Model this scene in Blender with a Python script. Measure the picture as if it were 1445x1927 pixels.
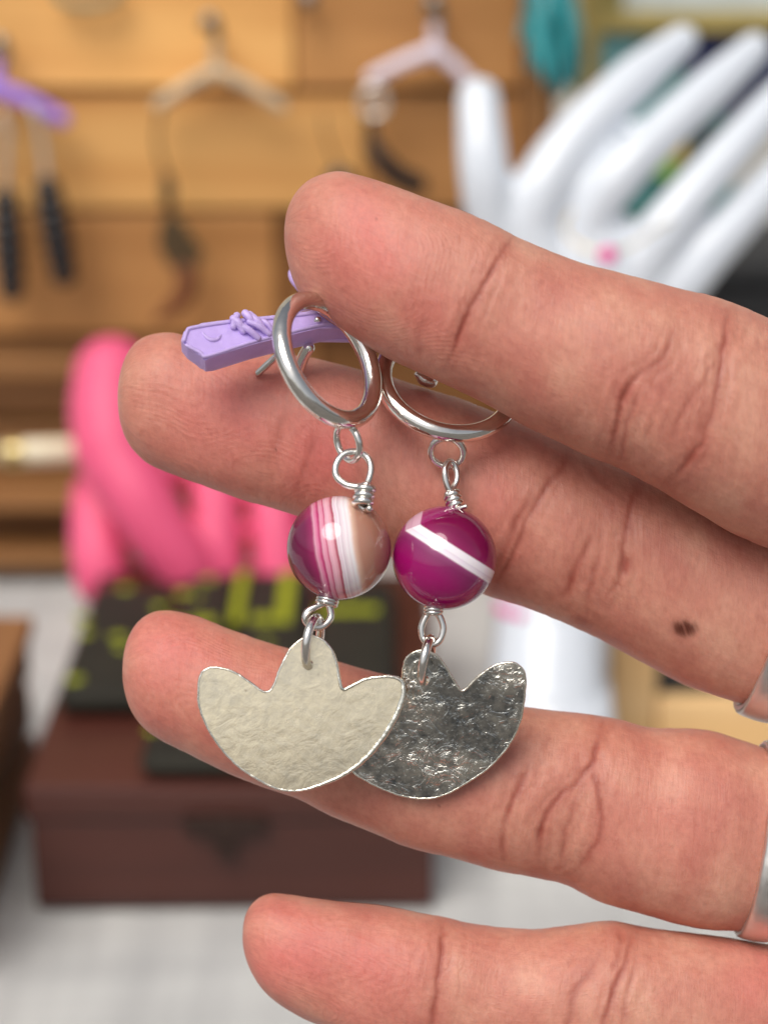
import bpy, bmesh, math, random
import numpy as np
from mathutils import Vector, Matrix
random.seed(7)
R = math.radians
for o in list(bpy.data.objects):
    bpy.data.objects.remove(o)
scene = bpy.context.scene
COL = scene.collection

# ------------------------------------------------------------ camera
FPX, CX, CY = 3753.0, 722.5, 963.5          # focal length and centre in photo pixels
PITCH = R(20.0)
CAM = Vector((0.0, 0.0, 0.971))             # table top is at 0.75 m
cd = bpy.data.cameras.new('camera')
cam = bpy.data.objects.new('camera', cd)
COL.objects.link(cam)
cam.location = CAM
cam.rotation_euler = (R(90) - PITCH, 0, 0)
cd.sensor_fit = 'VERTICAL'
cd.sensor_height = 24.0
cd.lens = 24.0 * FPX / 1927.0
cd.clip_start = 0.01
cd.clip_end = 200.0
cd.dof.use_dof = True
cd.dof.focus_distance = 0.1985
cd.dof.aperture_fstop = cd.lens / 4.1
cd.dof.aperture_blades = 0
scene.camera = cam

# ------------------------------------------------------------ light
SUN_EL, SUN_AZ = 56.0, 208.0                # overcast-soft key from behind the camera, upper left
world = bpy.data.worlds.new('World')
scene.world = world
world.use_nodes = True
wn = world.node_tree
sky = wn.nodes.new('ShaderNodeTexSky')
sky.sky_type = 'NISHITA'
sky.sun_disc = False
sky.sun_elevation = R(SUN_EL)
sky.sun_rotation = R(SUN_AZ)
sky.air_density = 1.0
sky.dust_density = 4.0
sky.ozone_density = 0.6
bg = wn.nodes['Background']
bg.inputs['Strength'].default_value = 0.105
soft = wn.nodes.new('ShaderNodeHueSaturation')     # thin cloud: less blue than a clear sky
soft.inputs['Saturation'].default_value = 0.35
wn.links.new(sky.outputs[0], soft.inputs['Color'])
wn.links.new(soft.outputs[0], bg.inputs['Color'])
sd = bpy.data.lights.new('sun', 'SUN')
sun = bpy.data.objects.new('sun', sd)
COL.objects.link(sun)
sd.energy = 2.1
sd.angle = R(40)
sd.color = (1.0, 0.94, 0.86)
sdir = Vector((math.sin(R(SUN_AZ)) * math.cos(R(SUN_EL)), math.cos(R(SUN_AZ)) * math.cos(R(SUN_EL)), math.sin(R(SUN_EL))))
sun.rotation_euler = sdir.to_track_quat('Z', 'Y').to_euler()
sun.location = sdir * 3
scene.view_settings.view_transform = 'Standard'
scene.view_settings.look = 'None'
scene.view_settings.exposure = 0.0
scene.view_settings.gamma = 1.0

# ------------------------------------------------------------ helpers
CP, SP = math.cos(PITCH), math.sin(PITCH)
def c2w(p):
    """camera frame in mm (x right, y up, z forward depth) -> world metres"""
    p = np.asarray(p, float)
    x, y, z = p[..., 0], p[..., 1], p[..., 2]
    out = np.stack([x, z * CP + y * SP, y * CP - z * SP], -1) * 0.001
    return out + np.array(CAM)
def P(px, py, z):
    """photo pixel at a depth in mm -> world"""
    return c2w(np.array([(px - CX) / FPX * z, -(py - CY) / FPX * z, z]))
def pc(px, py, z):
    return np.array([(px - CX) / FPX * z, -(py - CY) / FPX * z, z])
def on_plane(px, py, h):
    """where the ray of a pixel meets the level h metres"""
    d = P(px, py, 100.0) - np.array(CAM)
    t = (h - CAM.z) / d[2]
    return np.array(CAM) + d * t
def on_wall(px, py, Y):
    d = P(px, py, 100.0) - np.array(CAM)
    return np.array(CAM) + d * (Y / d[1])

def link(name, me, mat=None, parent=None, smooth=False):
    o = bpy.data.objects.new(name, me)
    COL.objects.link(o)
    if mat: me.materials.append(mat)
    if parent is not None:
        o.parent = parent
        o.matrix_parent_inverse = parent.matrix_basis.inverted()
    if smooth:
        me.polygons.foreach_set('use_smooth', [True] * len(me.polygons))
    return o
def tag(o, label=None, cat=None, group=None, kind=None):
    if label: o['label'] = label
    if cat: o['category'] = cat
    if group: o['group'] = group
    if kind: o['kind'] = kind
    return o
def thing(name, loc, label, cat, group=None):
    o = bpy.data.objects.new(name, None)
    COL.objects.link(o)
    o.location = Vector(loc)
    o.empty_display_size = 0.01
    return tag(o, label, cat, group)
def grid_mesh(name, V, closed_v=True, closed_u=False, cap=True):
    """V: (n, m, 3) array -> mesh of quads"""
    n, m, _ = V.shape
    me = bpy.data.meshes.new(name)
    co = V.reshape(-1, 3)
    ii = np.arange(n if closed_u else n - 1)
    jj = np.arange(m if closed_v else m - 1)
    I, J = np.meshgrid(ii, jj, indexing='ij')
    I2, J2 = (I + 1) % n, (J + 1) % m
    q = np.stack([I * m + J, I * m + J2, I2 * m + J2, I2 * m + J], -1).reshape(-1, 4)
    caps = []
    if cap and not closed_u and closed_v:
        caps = [list(range(m))[::-1], [(n - 1) * m + k for k in range(m)]]
    nl = q.size + sum(len(c) for c in caps)
    me.vertices.add(len(co)); me.vertices.foreach_set('co', co.ravel())
    me.loops.add(nl)
    vi = np.concatenate([q.ravel()] + [np.array(c) for c in caps]).astype(np.int32)
    me.loops.foreach_set('vertex_index', vi)
    ls = list(np.arange(len(q)) * 4)
    k = q.size
    for c in caps: ls.append(k); k += len(c)
    me.polygons.add(len(ls)); me.polygons.foreach_set('loop_start', np.array(ls, np.int32))
    me.update(calc_edges=True); me.validate()
    return me
def catmull(pts, n, closed=False):
    """resample a polyline smoothly at n points of equal arc length"""
    p = np.asarray(pts, float)
    if closed: p = np.vstack([p[-1], p, p[0], p[1]])
    else: p = np.vstack([2 * p[0] - p[1], p, 2 * p[-1] - p[-2]])
    out = []
    for i in range(1, len(p) - 2):
        t = np.linspace(0, 1, 24, endpoint=False)[:, None]
        a, b, c, d = p[i - 1], p[i], p[i + 1], p[i + 2]
        out.append(0.5 * ((2 * b) + (-a + c) * t + (2 * a - 5 * b + 4 * c - d) * t ** 2 + (-a + 3 * b - 3 * c + d) * t ** 3))
    out = np.vstack(out + [p[-2][None]])
    L = np.r_[0, np.cumsum(np.linalg.norm(np.diff(out, axis=0), axis=1))]
    s = np.linspace(0, L[-1], n, endpoint=not closed) if np.isscalar(n) else np.asarray(n) * L[-1]
    return np.stack([np.interp(s, L, out[:, k]) for k in range(out.shape[1])], -1)
def sweep(path, rad, m=14, closed=False, squash=1.0):
    """tube vertices along a path (n,3); rad scalar or (n,)"""
    p = np.asarray(path, float); n = len(p)
    rad = np.broadcast_to(np.asarray(rad, float), (n,))
    if closed: T = np.roll(p, -1, 0) - np.roll(p, 1, 0)
    else: T = np.gradient(p, axis=0)
    T /= np.linalg.norm(T, axis=1, keepdims=True) + 1e-12
    u = np.cross(T[0], [0.13, 0.27, 0.95]); u /= np.linalg.norm(u)
    U = [u]
    for i in range(1, n):
        u = U[-1] - T[i] * np.dot(U[-1], T[i]); u /= np.linalg.norm(u); U.append(u)
    U = np.array(U)
    if closed:                                  # spread the twist left over
        e = U[-1] - T[0] * np.dot(U[-1], T[0]); e /= np.linalg.norm(e)
        ang = math.atan2(np.dot(np.cross(e, U[0]), T[0]), np.dot(e, U[0]))
        B = np.cross(T, U); a = (np.arange(n) / n * ang)[:, None]
        U = U * np.cos(a) + B * np.sin(a)
    B = np.cross(T, U)
    th = np.linspace(0, 2 * np.pi, m, endpoint=False)
    return p[:, None] + rad[:, None, None] * (np.cos(th)[None, :, None] * U[:, None] + squash * np.sin(th)[None, :, None] * B[:, None])
def tube(name, path, rad, mat, parent=None, m=14, closed=False, n=None, round_ends=False):
    p = np.asarray(path, float)
    if n: p = catmull(p, n, closed)
    r = np.broadcast_to(np.asarray(rad, float), (len(p),)).copy() if np.ndim(rad) == 0 or len(rad) == len(p) else np.interp(np.linspace(0, 1, len(p)), np.linspace(0, 1, len(rad)), rad)
    if round_ends and not closed:
        d0 = (p[0] - p[1]); d0 /= np.linalg.norm(d0); d1 = (p[-1] - p[-2]); d1 /= np.linalg.norm(d1)
        a = np.linspace(0.02, math.pi / 2, 7)[:-1]
        p = np.vstack([p[0] + d0 * (np.cos(a) * r[0])[:, None], p, (p[-1] + d1 * (np.cos(a) * r[-1])[:, None])[::-1]])
        r = np.r_[np.sin(a) * r[0], r, (np.sin(a) * r[-1])[::-1]]
    V = sweep(p, r, m, closed)
    return link(name, grid_mesh(name, V, True, closed), mat, parent, True)
def bm_obj(name, bm, mat, parent=None, smooth=False):
    me = bpy.data.meshes.new(name)
    bmesh.ops.recalc_face_normals(bm, faces=bm.faces)
    bm.to_mesh(me); bm.free()
    return link(name, me, mat, parent, smooth)
def hexa(bm, c, bevel=0.0):
    """box from 8 corners (bottom 4 ccw, top 4 ccw)"""
    v = [bm.verts.new(tuple(p)) for p in c]
    fs = [bm.faces.new([v[i] for i in f]) for f in ((3, 2, 1, 0), (4, 5, 6, 7), (0, 1, 5, 4), (1, 2, 6, 5), (2, 3, 7, 6), (3, 0, 4, 7))]
    if bevel:
        es = list({e for f in fs for e in f.edges})
        bmesh.ops.bevel(bm, geom=es, offset=bevel, segments=2, affect='EDGES', profile=0.5)
def box(name, lo, hi, mat, parent=None, bevel=0.001, rot=0.0, piv=None):
    x0, y0, z0 = lo; x1, y1, z1 = hi
    c = [Vector(p) for p in ((x0, y0, z0), (x1, y0, z0), (x1, y1, z0), (x0, y1, z0), (x0, y0, z1), (x1, y0, z1), (x1, y1, z1), (x0, y1, z1))]
    if rot:
        pv = Vector(piv) if piv else Vector(((x0 + x1) / 2, (y0 + y1) / 2, 0))
        M = Matrix.Translation(pv) @ Matrix.Rotation(rot, 4, 'Z') @ Matrix.Translation(-pv)
        c = [M @ p for p in c]
    bm = bmesh.new(); hexa(bm, c, bevel)
    return bm_obj(name, bm, mat, parent)
def prism(name, pts, nrm, th, mat, parent=None, bevel=0.0, dome=None, smooth=False, hole=None):
    """flat polygon (world points) thickened by th along -nrm"""
    bm = bmesh.new()
    nrm = Vector(nrm).normalized()
    a = [bm.verts.new(tuple(p)) for p in pts]
    b = [bm.verts.new(tuple(Vector(p) - nrm * th)) for p in pts]
    f = bm.faces.new(a); g = bm.faces.new(b[::-1])
    n = len(a)
    for i in range(n):
        bm.faces.new((a[i], b[i], b[(i + 1) % n], a[(i + 1) % n]))
    if bevel:
        es = [e for e in bm.edges if e in f.edges or e in g.edges]
        bmesh.ops.bevel(bm, geom=list(set(list(f.edges) + list(g.edges))), offset=bevel, segments=2, affect='EDGES')
    return bm_obj(name, bm, mat, parent, smooth)
def revolve(name, base, axis, prof, mat, parent=None, m=40):
    """prof: list of (height, radius) along axis from base"""
    ax = Vector(axis).normalized()
    q = ax.to_track_quat('Z', 'Y').to_matrix()
    u, v = q.col[0], q.col[1]
    V = np.zeros((len(prof), m, 3))
    for i, (h, r) in enumerate(prof):
        for k in range(m):
            a = 2 * math.pi * k / m
            V[i, k] = Vector(base) + ax * h + (u * math.cos(a) + v * math.sin(a)) * max(r, 1e-5)
    return link(name, grid_mesh(name, V), mat, parent, True)
def blob(name, chains, mat, voxel, parent=None, smooth_it=6):
    """several tapering rounded tubes fused by a voxel remesh into one continuous surface"""
    me = bpy.data.meshes.new(name)
    bm = bmesh.new()
    for pts, rad in chains:
        p = catmull(pts, 40); r = np.interp(np.linspace(0, 1, 40), np.linspace(0, 1, len(rad)), rad)
        d0 = p[0] - p[1]; d0 /= np.linalg.norm(d0); d1 = p[-1] - p[-2]; d1 /= np.linalg.norm(d1)
        a = np.linspace(0.05, math.pi / 2, 8)[:-1]
        p = np.vstack([p[0] + d0 * (np.cos(a) * r[0])[:, None], p, (p[-1] + d1 * (np.cos(a) * r[-1])[:, None])[::-1]])
        r = np.r_[np.sin(a) * r[0], r, (np.sin(a) * r[-1])[::-1]]
        t = grid_mesh('t', sweep(p, r, 24)); bm.from_mesh(t); bpy.data.meshes.remove(t)
    bm.to_mesh(me); bm.free()
    o = link(name, me, None, parent)
    md = o.modifiers.new('r', 'REMESH'); md.mode = 'VOXEL'; md.voxel_size = voxel; md.use_smooth_shade = True
    ms = o.modifiers.new('s', 'SMOOTH'); ms.iterations = smooth_it; ms.factor = 0.5
    dg = bpy.context.evaluated_depsgraph_get()
    me2 = bpy.data.meshes.new_from_object(o.evaluated_get(dg))
    o.modifiers.clear(); o.data = me2; bpy.data.meshes.remove(me)
    me2.name = name; me2.materials.clear(); me2.materials.append(mat)
    me2.polygons.foreach_set('use_smooth', [True] * len(me2.polygons))
    return o

# ------------------------------------------------------------ materials
def mat_new(name):
    m = bpy.data.materials.new(name); m.use_nodes = True
    nt = m.node_tree
    return m, nt, nt.nodes['Principled BSDF']
def N(nt, typ, **kw):
    n = nt.nodes.new(typ)
    for k, v in kw.items():
        if k in n.inputs: n.inputs[k].default_value = v
        else: setattr(n, k, v)
    return n
def ramp(nt, fac, stops, interp='LINEAR'):
    r = nt.nodes.new('ShaderNodeValToRGB')
    r.color_ramp.interpolation = interp
    e = r.color_ramp.elements
    while len(e) < len(stops): e.new(0.5)
    for k, (p, c) in enumerate(stops):
        e[k].position = p; e[k].color = (*c, 1) if len(c) == 3 else c
    nt.links.new(fac, r.inputs['Fac'])
    return r
def mix(nt, fac, a, b, blend='MIX'):
    n = nt.nodes.new('ShaderNodeMix'); n.data_type = 'RGBA'; n.blend_type = blend
    for s, v in ((n.inputs['Factor'], fac), (n.inputs['A'], a), (n.inputs['B'], b)):
        if hasattr(v, 'is_output'): nt.links.new(v, s)
        elif isinstance(v, (int, float)): s.default_value = v
        else: s.default_value = (*v, 1)
    return n.outputs['Result']
def math_n(nt, op, a, b=0.0, c=None):
    n = nt.nodes.new('ShaderNodeMath'); n.operation = op
    for s, v in zip(n.inputs, (a, b, c)):
        if v is None: continue
        if hasattr(v, 'is_output'): nt.links.new(v, s)
        else: s.default_value = v
    return n.outputs[0]
def bump(nt, h, strength, dist, prev=None):
    b = nt.nodes.new('ShaderNodeBump'); b.inputs['Strength'].default_value = strength; b.inputs['Distance'].default_value = dist
    nt.links.new(h, b.inputs['Height'])
    if prev is not None: nt.links.new(prev, b.inputs['Normal'])
    return b.outputs['Normal']
def simple(name, col, rough=0.5, metal=0.0, var=0.12, scale=60, bmp=0.0, bscale=400, coat=0.0, sss=0.0, spec=0.5):
    m, nt, b = mat_new(name)
    tc = N(nt, 'ShaderNodeTexCoord')
    n1 = N(nt, 'ShaderNodeTexNoise', Scale=scale, Detail=4.0)
    nt.links.new(tc.outputs['Object'], n1.inputs['Vector'])
    r = ramp(nt, n1.outputs['Fac'], [(0.3, tuple(c * (1 - var) for c in col)), (0.7, tuple(min(1, c * (1 + var)) for c in col))])
    nt.links.new(r.outputs[0], b.inputs['Base Color'])
    b.inputs['Roughness'].default_value = rough; b.inputs['Metallic'].default_value = metal
    b.inputs['Coat Weight'].default_value = coat; b.inputs['Specular IOR Level'].default_value = spec
    if sss:
        b.inputs['Subsurface Weight'].default_value = sss; b.inputs['Subsurface Scale'].default_value = 0.002
        b.inputs['Subsurface Radius'].default_value = (1, 1, 1)
    if bmp:
        n2 = N(nt, 'ShaderNodeTexNoise', Scale=bscale, Detail=3.0)
        nt.links.new(tc.outputs['Object'], n2.inputs['Vector'])
        nt.links.new(bump(nt, n2.outputs['Fac'], bmp, 0.001), b.inputs['Normal'])
    return m
def wood(name, c0, c1, axis='X', scale=1.0, rough=0.55):
    m, nt, b = mat_new(name)
    tc = N(nt, 'ShaderNodeTexCoord'); mp = N(nt, 'ShaderNodeMapping')
    oi = N(nt, 'ShaderNodeObjectInfo')
    s = {'X': (6, 60, 90), 'Y': (60, 6, 90), 'Z': (60, 60, 6)}[axis]
    mp.inputs['Scale'].default_value = tuple(v * scale for v in s)
    nt.links.new(tc.outputs['Object'], mp.inputs['Vector'])
    nz = N(nt, 'ShaderNodeTexNoise', Scale=1.0, Detail=6.0, Distortion=0.8)
    nt.links.new(mp.outputs[0], nz.inputs['Vector'])
    r = ramp(nt, nz.outputs['Fac'], [(0.28, c0), (0.62, c1)])
    n2 = N(nt, 'ShaderNodeTexNoise', Scale=9.0, Detail=2.0); nt.links.new(tc.outputs['Object'], n2.inputs['Vector'])
    v = ramp(nt, n2.outputs['Fac'], [(0.3, (0.78, 0.74, 0.70)), (0.7, (1.1, 1.08, 1.04))])
    c = mix(nt, 1.0, r.outputs[0], v.outputs[0], 'MULTIPLY')
    hs = N(nt, 'ShaderNodeHueSaturation'); nt.links.new(c, hs.inputs['Color'])
    nt.links.new(math_n(nt, 'MULTIPLY_ADD', oi.outputs['Random'], 0.3, 0.85), hs.inputs['Value'])
    nt.links.new(hs.outputs[0], b.inputs['Base Color'])
    b.inputs['Roughness'].default_value = rough
    nt.links.new(bump(nt, nz.outputs['Fac'], 0.3, 0.001), b.inputs['Normal'])
    return m

def skin_material():
    m, nt, b = mat_new('skin')
    uv = N(nt, 'ShaderNodeUVMap', uv_map='skin_uv')            # x along the finger, y round it, in millimetres / 100
    ac = N(nt, 'ShaderNodeAttribute', attribute_name='crease')
    ab = N(nt, 'ShaderNodeAttribute', attribute_name='blush')
    as_ = N(nt, 'ShaderNodeAttribute', attribute_name='spot')
    ap = N(nt, 'ShaderNodeAttribute', attribute_name='pad')
    sc = N(nt, 'ShaderNodeVectorMath', operation='SCALE'); sc.inputs['Scale'].default_value = 100.0
    nt.links.new(uv.outputs[0], sc.inputs[0])                  # now in mm
    # colour: uneven warm palm skin
    n1 = N(nt, 'ShaderNodeTexNoise', Scale=0.16, Detail=4.0, Roughness=0.55); nt.links.new(sc.outputs[0], n1.inputs['Vector'])
    n2 = N(nt, 'ShaderNodeTexNoise', Scale=1.3, Detail=5.0, Roughness=0.65); nt.links.new(sc.outputs[0], n2.inputs['Vector'])
    c = ramp(nt, n1.outputs['Fac'], [(0.3, SKIN['deep']), (0.5, SKIN['mid']), (0.72, SKIN['pale'])]).outputs[0]
    c = mix(nt, math_n(nt, 'MULTIPLY', ab.outputs['Fac'], 0.75), c, SKIN['red'])
    v = ramp(nt, n2.outputs['Fac'], [(0.28, (0.87, 0.82, 0.81)), (0.5, (0.98, 0.97, 0.97)), (0.72, (1.07, 1.09, 1.09))])
    c = mix(nt, 1.0, c, v.outputs[0], 'MULTIPLY')
    c = mix(nt, math_n(nt, 'MULTIPLY', ac.outputs['Fac'], 0.72), c, SKIN['crease'])
    c = mix(nt, as_.outputs['Fac'], c, (0.10, 0.020, 0.009))
    nt.links.new(c, b.inputs['Base Color'])
    b.inputs['Subsurface Weight'].default_value = 0.35
    b.inputs['Subsurface Radius'].default_value = (1.0, 0.32, 0.18)
    b.inputs['Subsurface Scale'].default_value = 0.0018
    rr = ramp(nt, n2.outputs['Fac'], [(0.3, (0.36,) * 3), (0.7, (0.56,) * 3)])
    nt.links.new(rr.outputs[0], b.inputs['Roughness'])
    b.inputs['Specular IOR Level'].default_value = 0.42
    # relief: ridges that swirl, transverse micro folds, pores
    rot = N(nt, 'ShaderNodeMapping'); nt.links.new(sc.outputs[0], rot.inputs['Vector'])
    rot.inputs['Scale'].default_value = (0.55, 1.0, 1.0)
    nd = N(nt, 'ShaderNodeTexNoise', Scale=0.09, Detail=1.0); nt.links.new(rot.outputs[0], nd.inputs['Vector'])
    ph = math_n(nt, 'MULTIPLY', nd.outputs['Fac'], 85.0)
    ridge = math_n(nt, 'SINE', math_n(nt, 'MULTIPLY', ph, 3.6))
    n3 = N(nt, 'ShaderNodeTexNoise', Scale=0.35, Detail=3.0); nt.links.new(sc.outputs[0], n3.inputs['Vector'])
    rm = ramp(nt, n3.outputs['Fac'], [(0.38, (0.0,) * 3), (0.62, (1.0,) * 3)])
    rh = math_n(nt, 'MULTIPLY', math_n(nt, 'MULTIPLY', ridge, rm.outputs[0]), ap.outputs['Fac'])
    nb = bump(nt, rh, 0.10, 0.00016)
    mf = N(nt, 'ShaderNodeMapping'); mf.inputs['Scale'].default_value = (3.0, 0.55, 1.0); mf.inputs['Rotation'].default_value = (0, 0, 0.25)
    nt.links.new(sc.outputs[0], mf.inputs['Vector'])
    n4 = N(nt, 'ShaderNodeTexNoise', Scale=1.0, Detail=4.0, Roughness=0.6, Distortion=0.6); nt.links.new(mf.outputs[0], n4.inputs['Vector'])
    nb = bump(nt, n4.outputs['Fac'], 0.24, 0.00030, nb)
    ml = N(nt, 'ShaderNodeMapping'); ml.inputs['Scale'].default_value = (0.5, 2.8, 1.0); ml.inputs['Rotation'].default_value = (0, 0, -0.2)
    nt.links.new(sc.outputs[0], ml.inputs['Vector'])
    n6 = N(nt, 'ShaderNodeTexNoise', Scale=1.0, Detail=4.0, Roughness=0.6, Distortion=0.8); nt.links.new(ml.outputs[0], n6.inputs['Vector'])
    nb = bump(nt, n6.outputs['Fac'], 0.20, 0.00028, nb)
    n5 = N(nt, 'ShaderNodeTexVoronoi', Scale=4.2, feature='DISTANCE_TO_EDGE'); nt.links.new(sc.outputs[0], n5.inputs['Vector'])
    nb = bump(nt, n5.outputs['Distance'], 0.10, 0.00022, nb)
    nt.links.new(nb, b.inputs['Normal'])
    return m
SKIN = dict(deep=(0.51, 0.186, 0.138), mid=(0.58, 0.248, 0.178), pale=(0.66, 0.340, 0.242), red=(0.66, 0.160, 0.145), crease=(0.30, 0.056, 0.037))
M_SKIN = skin_material()

def silver(name, col=(0.90, 0.87, 0.82), rough=0.13, bmp=0.05, bscale=500):
    m, nt, b = mat_new(name)
    tc = N(nt, 'ShaderNodeTexCoord')
    n1 = N(nt, 'ShaderNodeTexNoise', Scale=bscale, Detail=4.0); nt.links.new(tc.outputs['Object'], n1.inputs['Vector'])
    n2 = N(nt, 'ShaderNodeTexNoise', Scale=180, Detail=5.0); nt.links.new(tc.outputs['Object'], n2.inputs['Vector'])
    r = ramp(nt, n2.outputs['Fac'], [(0.3, tuple(c * 0.80 for c in col)), (0.7, col)])
    nt.links.new(r.outputs[0], b.inputs['Base Color'])
    b.inputs['Metallic'].default_value = 1.0
    rr = ramp(nt, n1.outputs['Fac'], [(0.3, (rough * 0.7,) * 3), (0.75, (rough * 1.6,) * 3)])
    nt.links.new(rr.outputs[0], b.inputs['Roughness'])
    n4 = N(nt, 'ShaderNodeTexNoise', Scale=260, Detail=2.0); nt.links.new(tc.outputs['Object'], n4.inputs['Vector'])
    nt.links.new(bump(nt, n4.outputs['Fac'], 0.10, 0.002, bump(nt, n1.outputs['Fac'], bmp, 0.001)), b.inputs['Normal'])
    return m
M_SILVER = silver('polished_silver', rough=0.085)
M_WIRE = silver('silver_wire', rough=0.16, bmp=0.03, bscale=900)
M_BAND = silver('ring_band_silver', (0.90, 0.87, 0.84), 0.36, 0.05, 300)

# ------------------------------------------------------------ setting
def ground():
    bm = bmesh.new()
    for v in ((-60, -60), (60, -60), (60, 60), (-60, 60)): bm.verts.new((*v, 0))
    bm.faces.new(bm.verts)
    tag(bm_obj('ground', bm, simple('grey_paving', (0.16, 0.15, 0.14), 0.9, var=0.3, scale=3)), kind='structure')
ground()

T = 0.75                                     # table top
M_CLOTH, nt, b = mat_new('linen')
tc = N(nt, 'ShaderNodeTexCoord')
w1 = N(nt, 'ShaderNodeTexWave', Scale=420.0, Distortion=1.5, Detail=2.0, bands_direction='X'); nt.links.new(tc.outputs['Object'], w1.inputs['Vector'])
w2 = N(nt, 'ShaderNodeTexWave', Scale=420.0, Distortion=1.5, Detail=2.0, bands_direction='Y'); nt.links.new(tc.outputs['Object'], w2.inputs['Vector'])
mpx = N(nt, 'ShaderNodeMapping'); mpx.inputs['Scale'].default_value = (95, 9, 1); nt.links.new(tc.outputs['Object'], mpx.inputs['Vector'])
s1 = N(nt, 'ShaderNodeTexNoise', Scale=1.0, Detail=3.0); nt.links.new(mpx.outputs[0], s1.inputs['Vector'])
mpy = N(nt, 'ShaderNodeMapping'); mpy.inputs['Scale'].default_value = (9, 95, 1); nt.links.new(tc.outputs['Object'], mpy.inputs['Vector'])
s2 = N(nt, 'ShaderNodeTexNoise', Scale=1.0, Detail=3.0); nt.links.new(mpy.outputs[0], s2.inputs['Vector'])
slub = math_n(nt, 'ADD', math_n(nt, 'MULTIPLY', s1.outputs['Fac'], 0.5), math_n(nt, 'MULTIPLY', s2.outputs['Fac'], 0.5))
cr = ramp(nt, slub, [(0.38, (0.46, 0.46, 0.455)), (0.5, (0.53, 0.53, 0.52)), (0.64, (0.64, 0.64, 0.62))])
nt.links.new(cr.outputs[0], b.inputs['Base Color']); b.inputs['Roughness'].default_value = 0.9
hh = math_n(nt, 'ADD', w1.outputs['Fac'], w2.outputs['Fac'])
nt.links.new(bump(nt, hh, 0.3, 0.0006), b.inputs['Normal'])

def tablecloth():
    xs = np.linspace(-0.62, 0.62, 150); ys = np.linspace(0.15, 1.0, 110)
    X, Y = np.meshgrid(xs, ys, indexing='ij')
    Z = T + 0.0006 * np.sin(X * 60 + 8 * Y) * np.sin(Y * 43) + 0.0008 * np.sin(X * 23 - Y * 31)
    top = np.stack([X, Y, Z], -1)
    # hem falls over the front edge
    dr = []
    for k in range(1, 16):
        d = 0.03 * k
        f = np.stack([xs, 0.15 - 0.012 - 0.006 * k ** 0.5 * np.sin(xs * 40) * 0.5 - 0.002 * k, np.full_like(xs, T - d)], -1)
        dr.append(f)
    V = np.concatenate([np.array(dr)[::-1].transpose(1, 0, 2), top], 1)
    o = link('tablecloth', grid_mesh('tablecloth', V, False), M_CLOTH, None, True)
    tag(o, 'pale grey-white linen cloth covering the stall table', 'tablecloth')
tablecloth()
tb = thing('table', (0, 0.57, 0), 'folding table under the pale linen cloth', 'table')
M_TBL = simple('table_board', (0.35, 0.33, 0.30), 0.6)
box('tabletop', (-0.60, 0.17, T - 0.03), (0.60, 0.98, T - 0.003), M_TBL, tb)
for x in (-0.57, 0.55):
    for y in (0.2, 0.93): box('leg', (x, y, 0.0), (x + 0.025, y + 0.025, T - 0.03), M_TBL, tb)

# ------------------------------------------------------------ THE HAND
def noise2(u, v, su, sv, seed):
    rng = np.random.RandomState(seed)
    G = rng.rand(256, 256)
    x, y = u / su + 37, v / sv + 53
    xi, yi = np.floor(x).astype(int), np.floor(y).astype(int)
    fx, fy = x - xi, y - yi
    fx = fx * fx * (3 - 2 * fx); fy = fy * fy * (3 - 2 * fy)
    g = lambda a, b: G[a % 256, b % 256]
    return (g(xi, yi) * (1 - fx) * (1 - fy) + g(xi + 1, yi) * fx * (1 - fy) + g(xi, yi + 1) * (1 - fx) * fy + g(xi + 1, yi + 1) * fx * fy) * 2 - 1
def seg_dist(px, py, poly):
    """distance of points to a polyline and the fraction along it"""
    best = np.full(px.shape, 1e9); frac = np.zeros(px.shape)
    L = np.r_[0, np.cumsum(np.linalg.norm(np.diff(poly, axis=0), axis=1))]
    for i in range(len(poly) - 1):
        a, b_ = poly[i], poly[i + 1]; d = b_ - a; l2 = (d ** 2).sum()
        t = np.clip(((px - a[0]) * d[0] + (py - a[1]) * d[1]) / l2, 0, 1)
        r = np.hypot(px - a[0] - t * d[0], py - a[1] - t * d[1])
        k = r < best
        best[k] = r[k]; frac[k] = (L[i] + t[k] * math.sqrt(l2)) / L[-1]
    return best, frac

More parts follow.
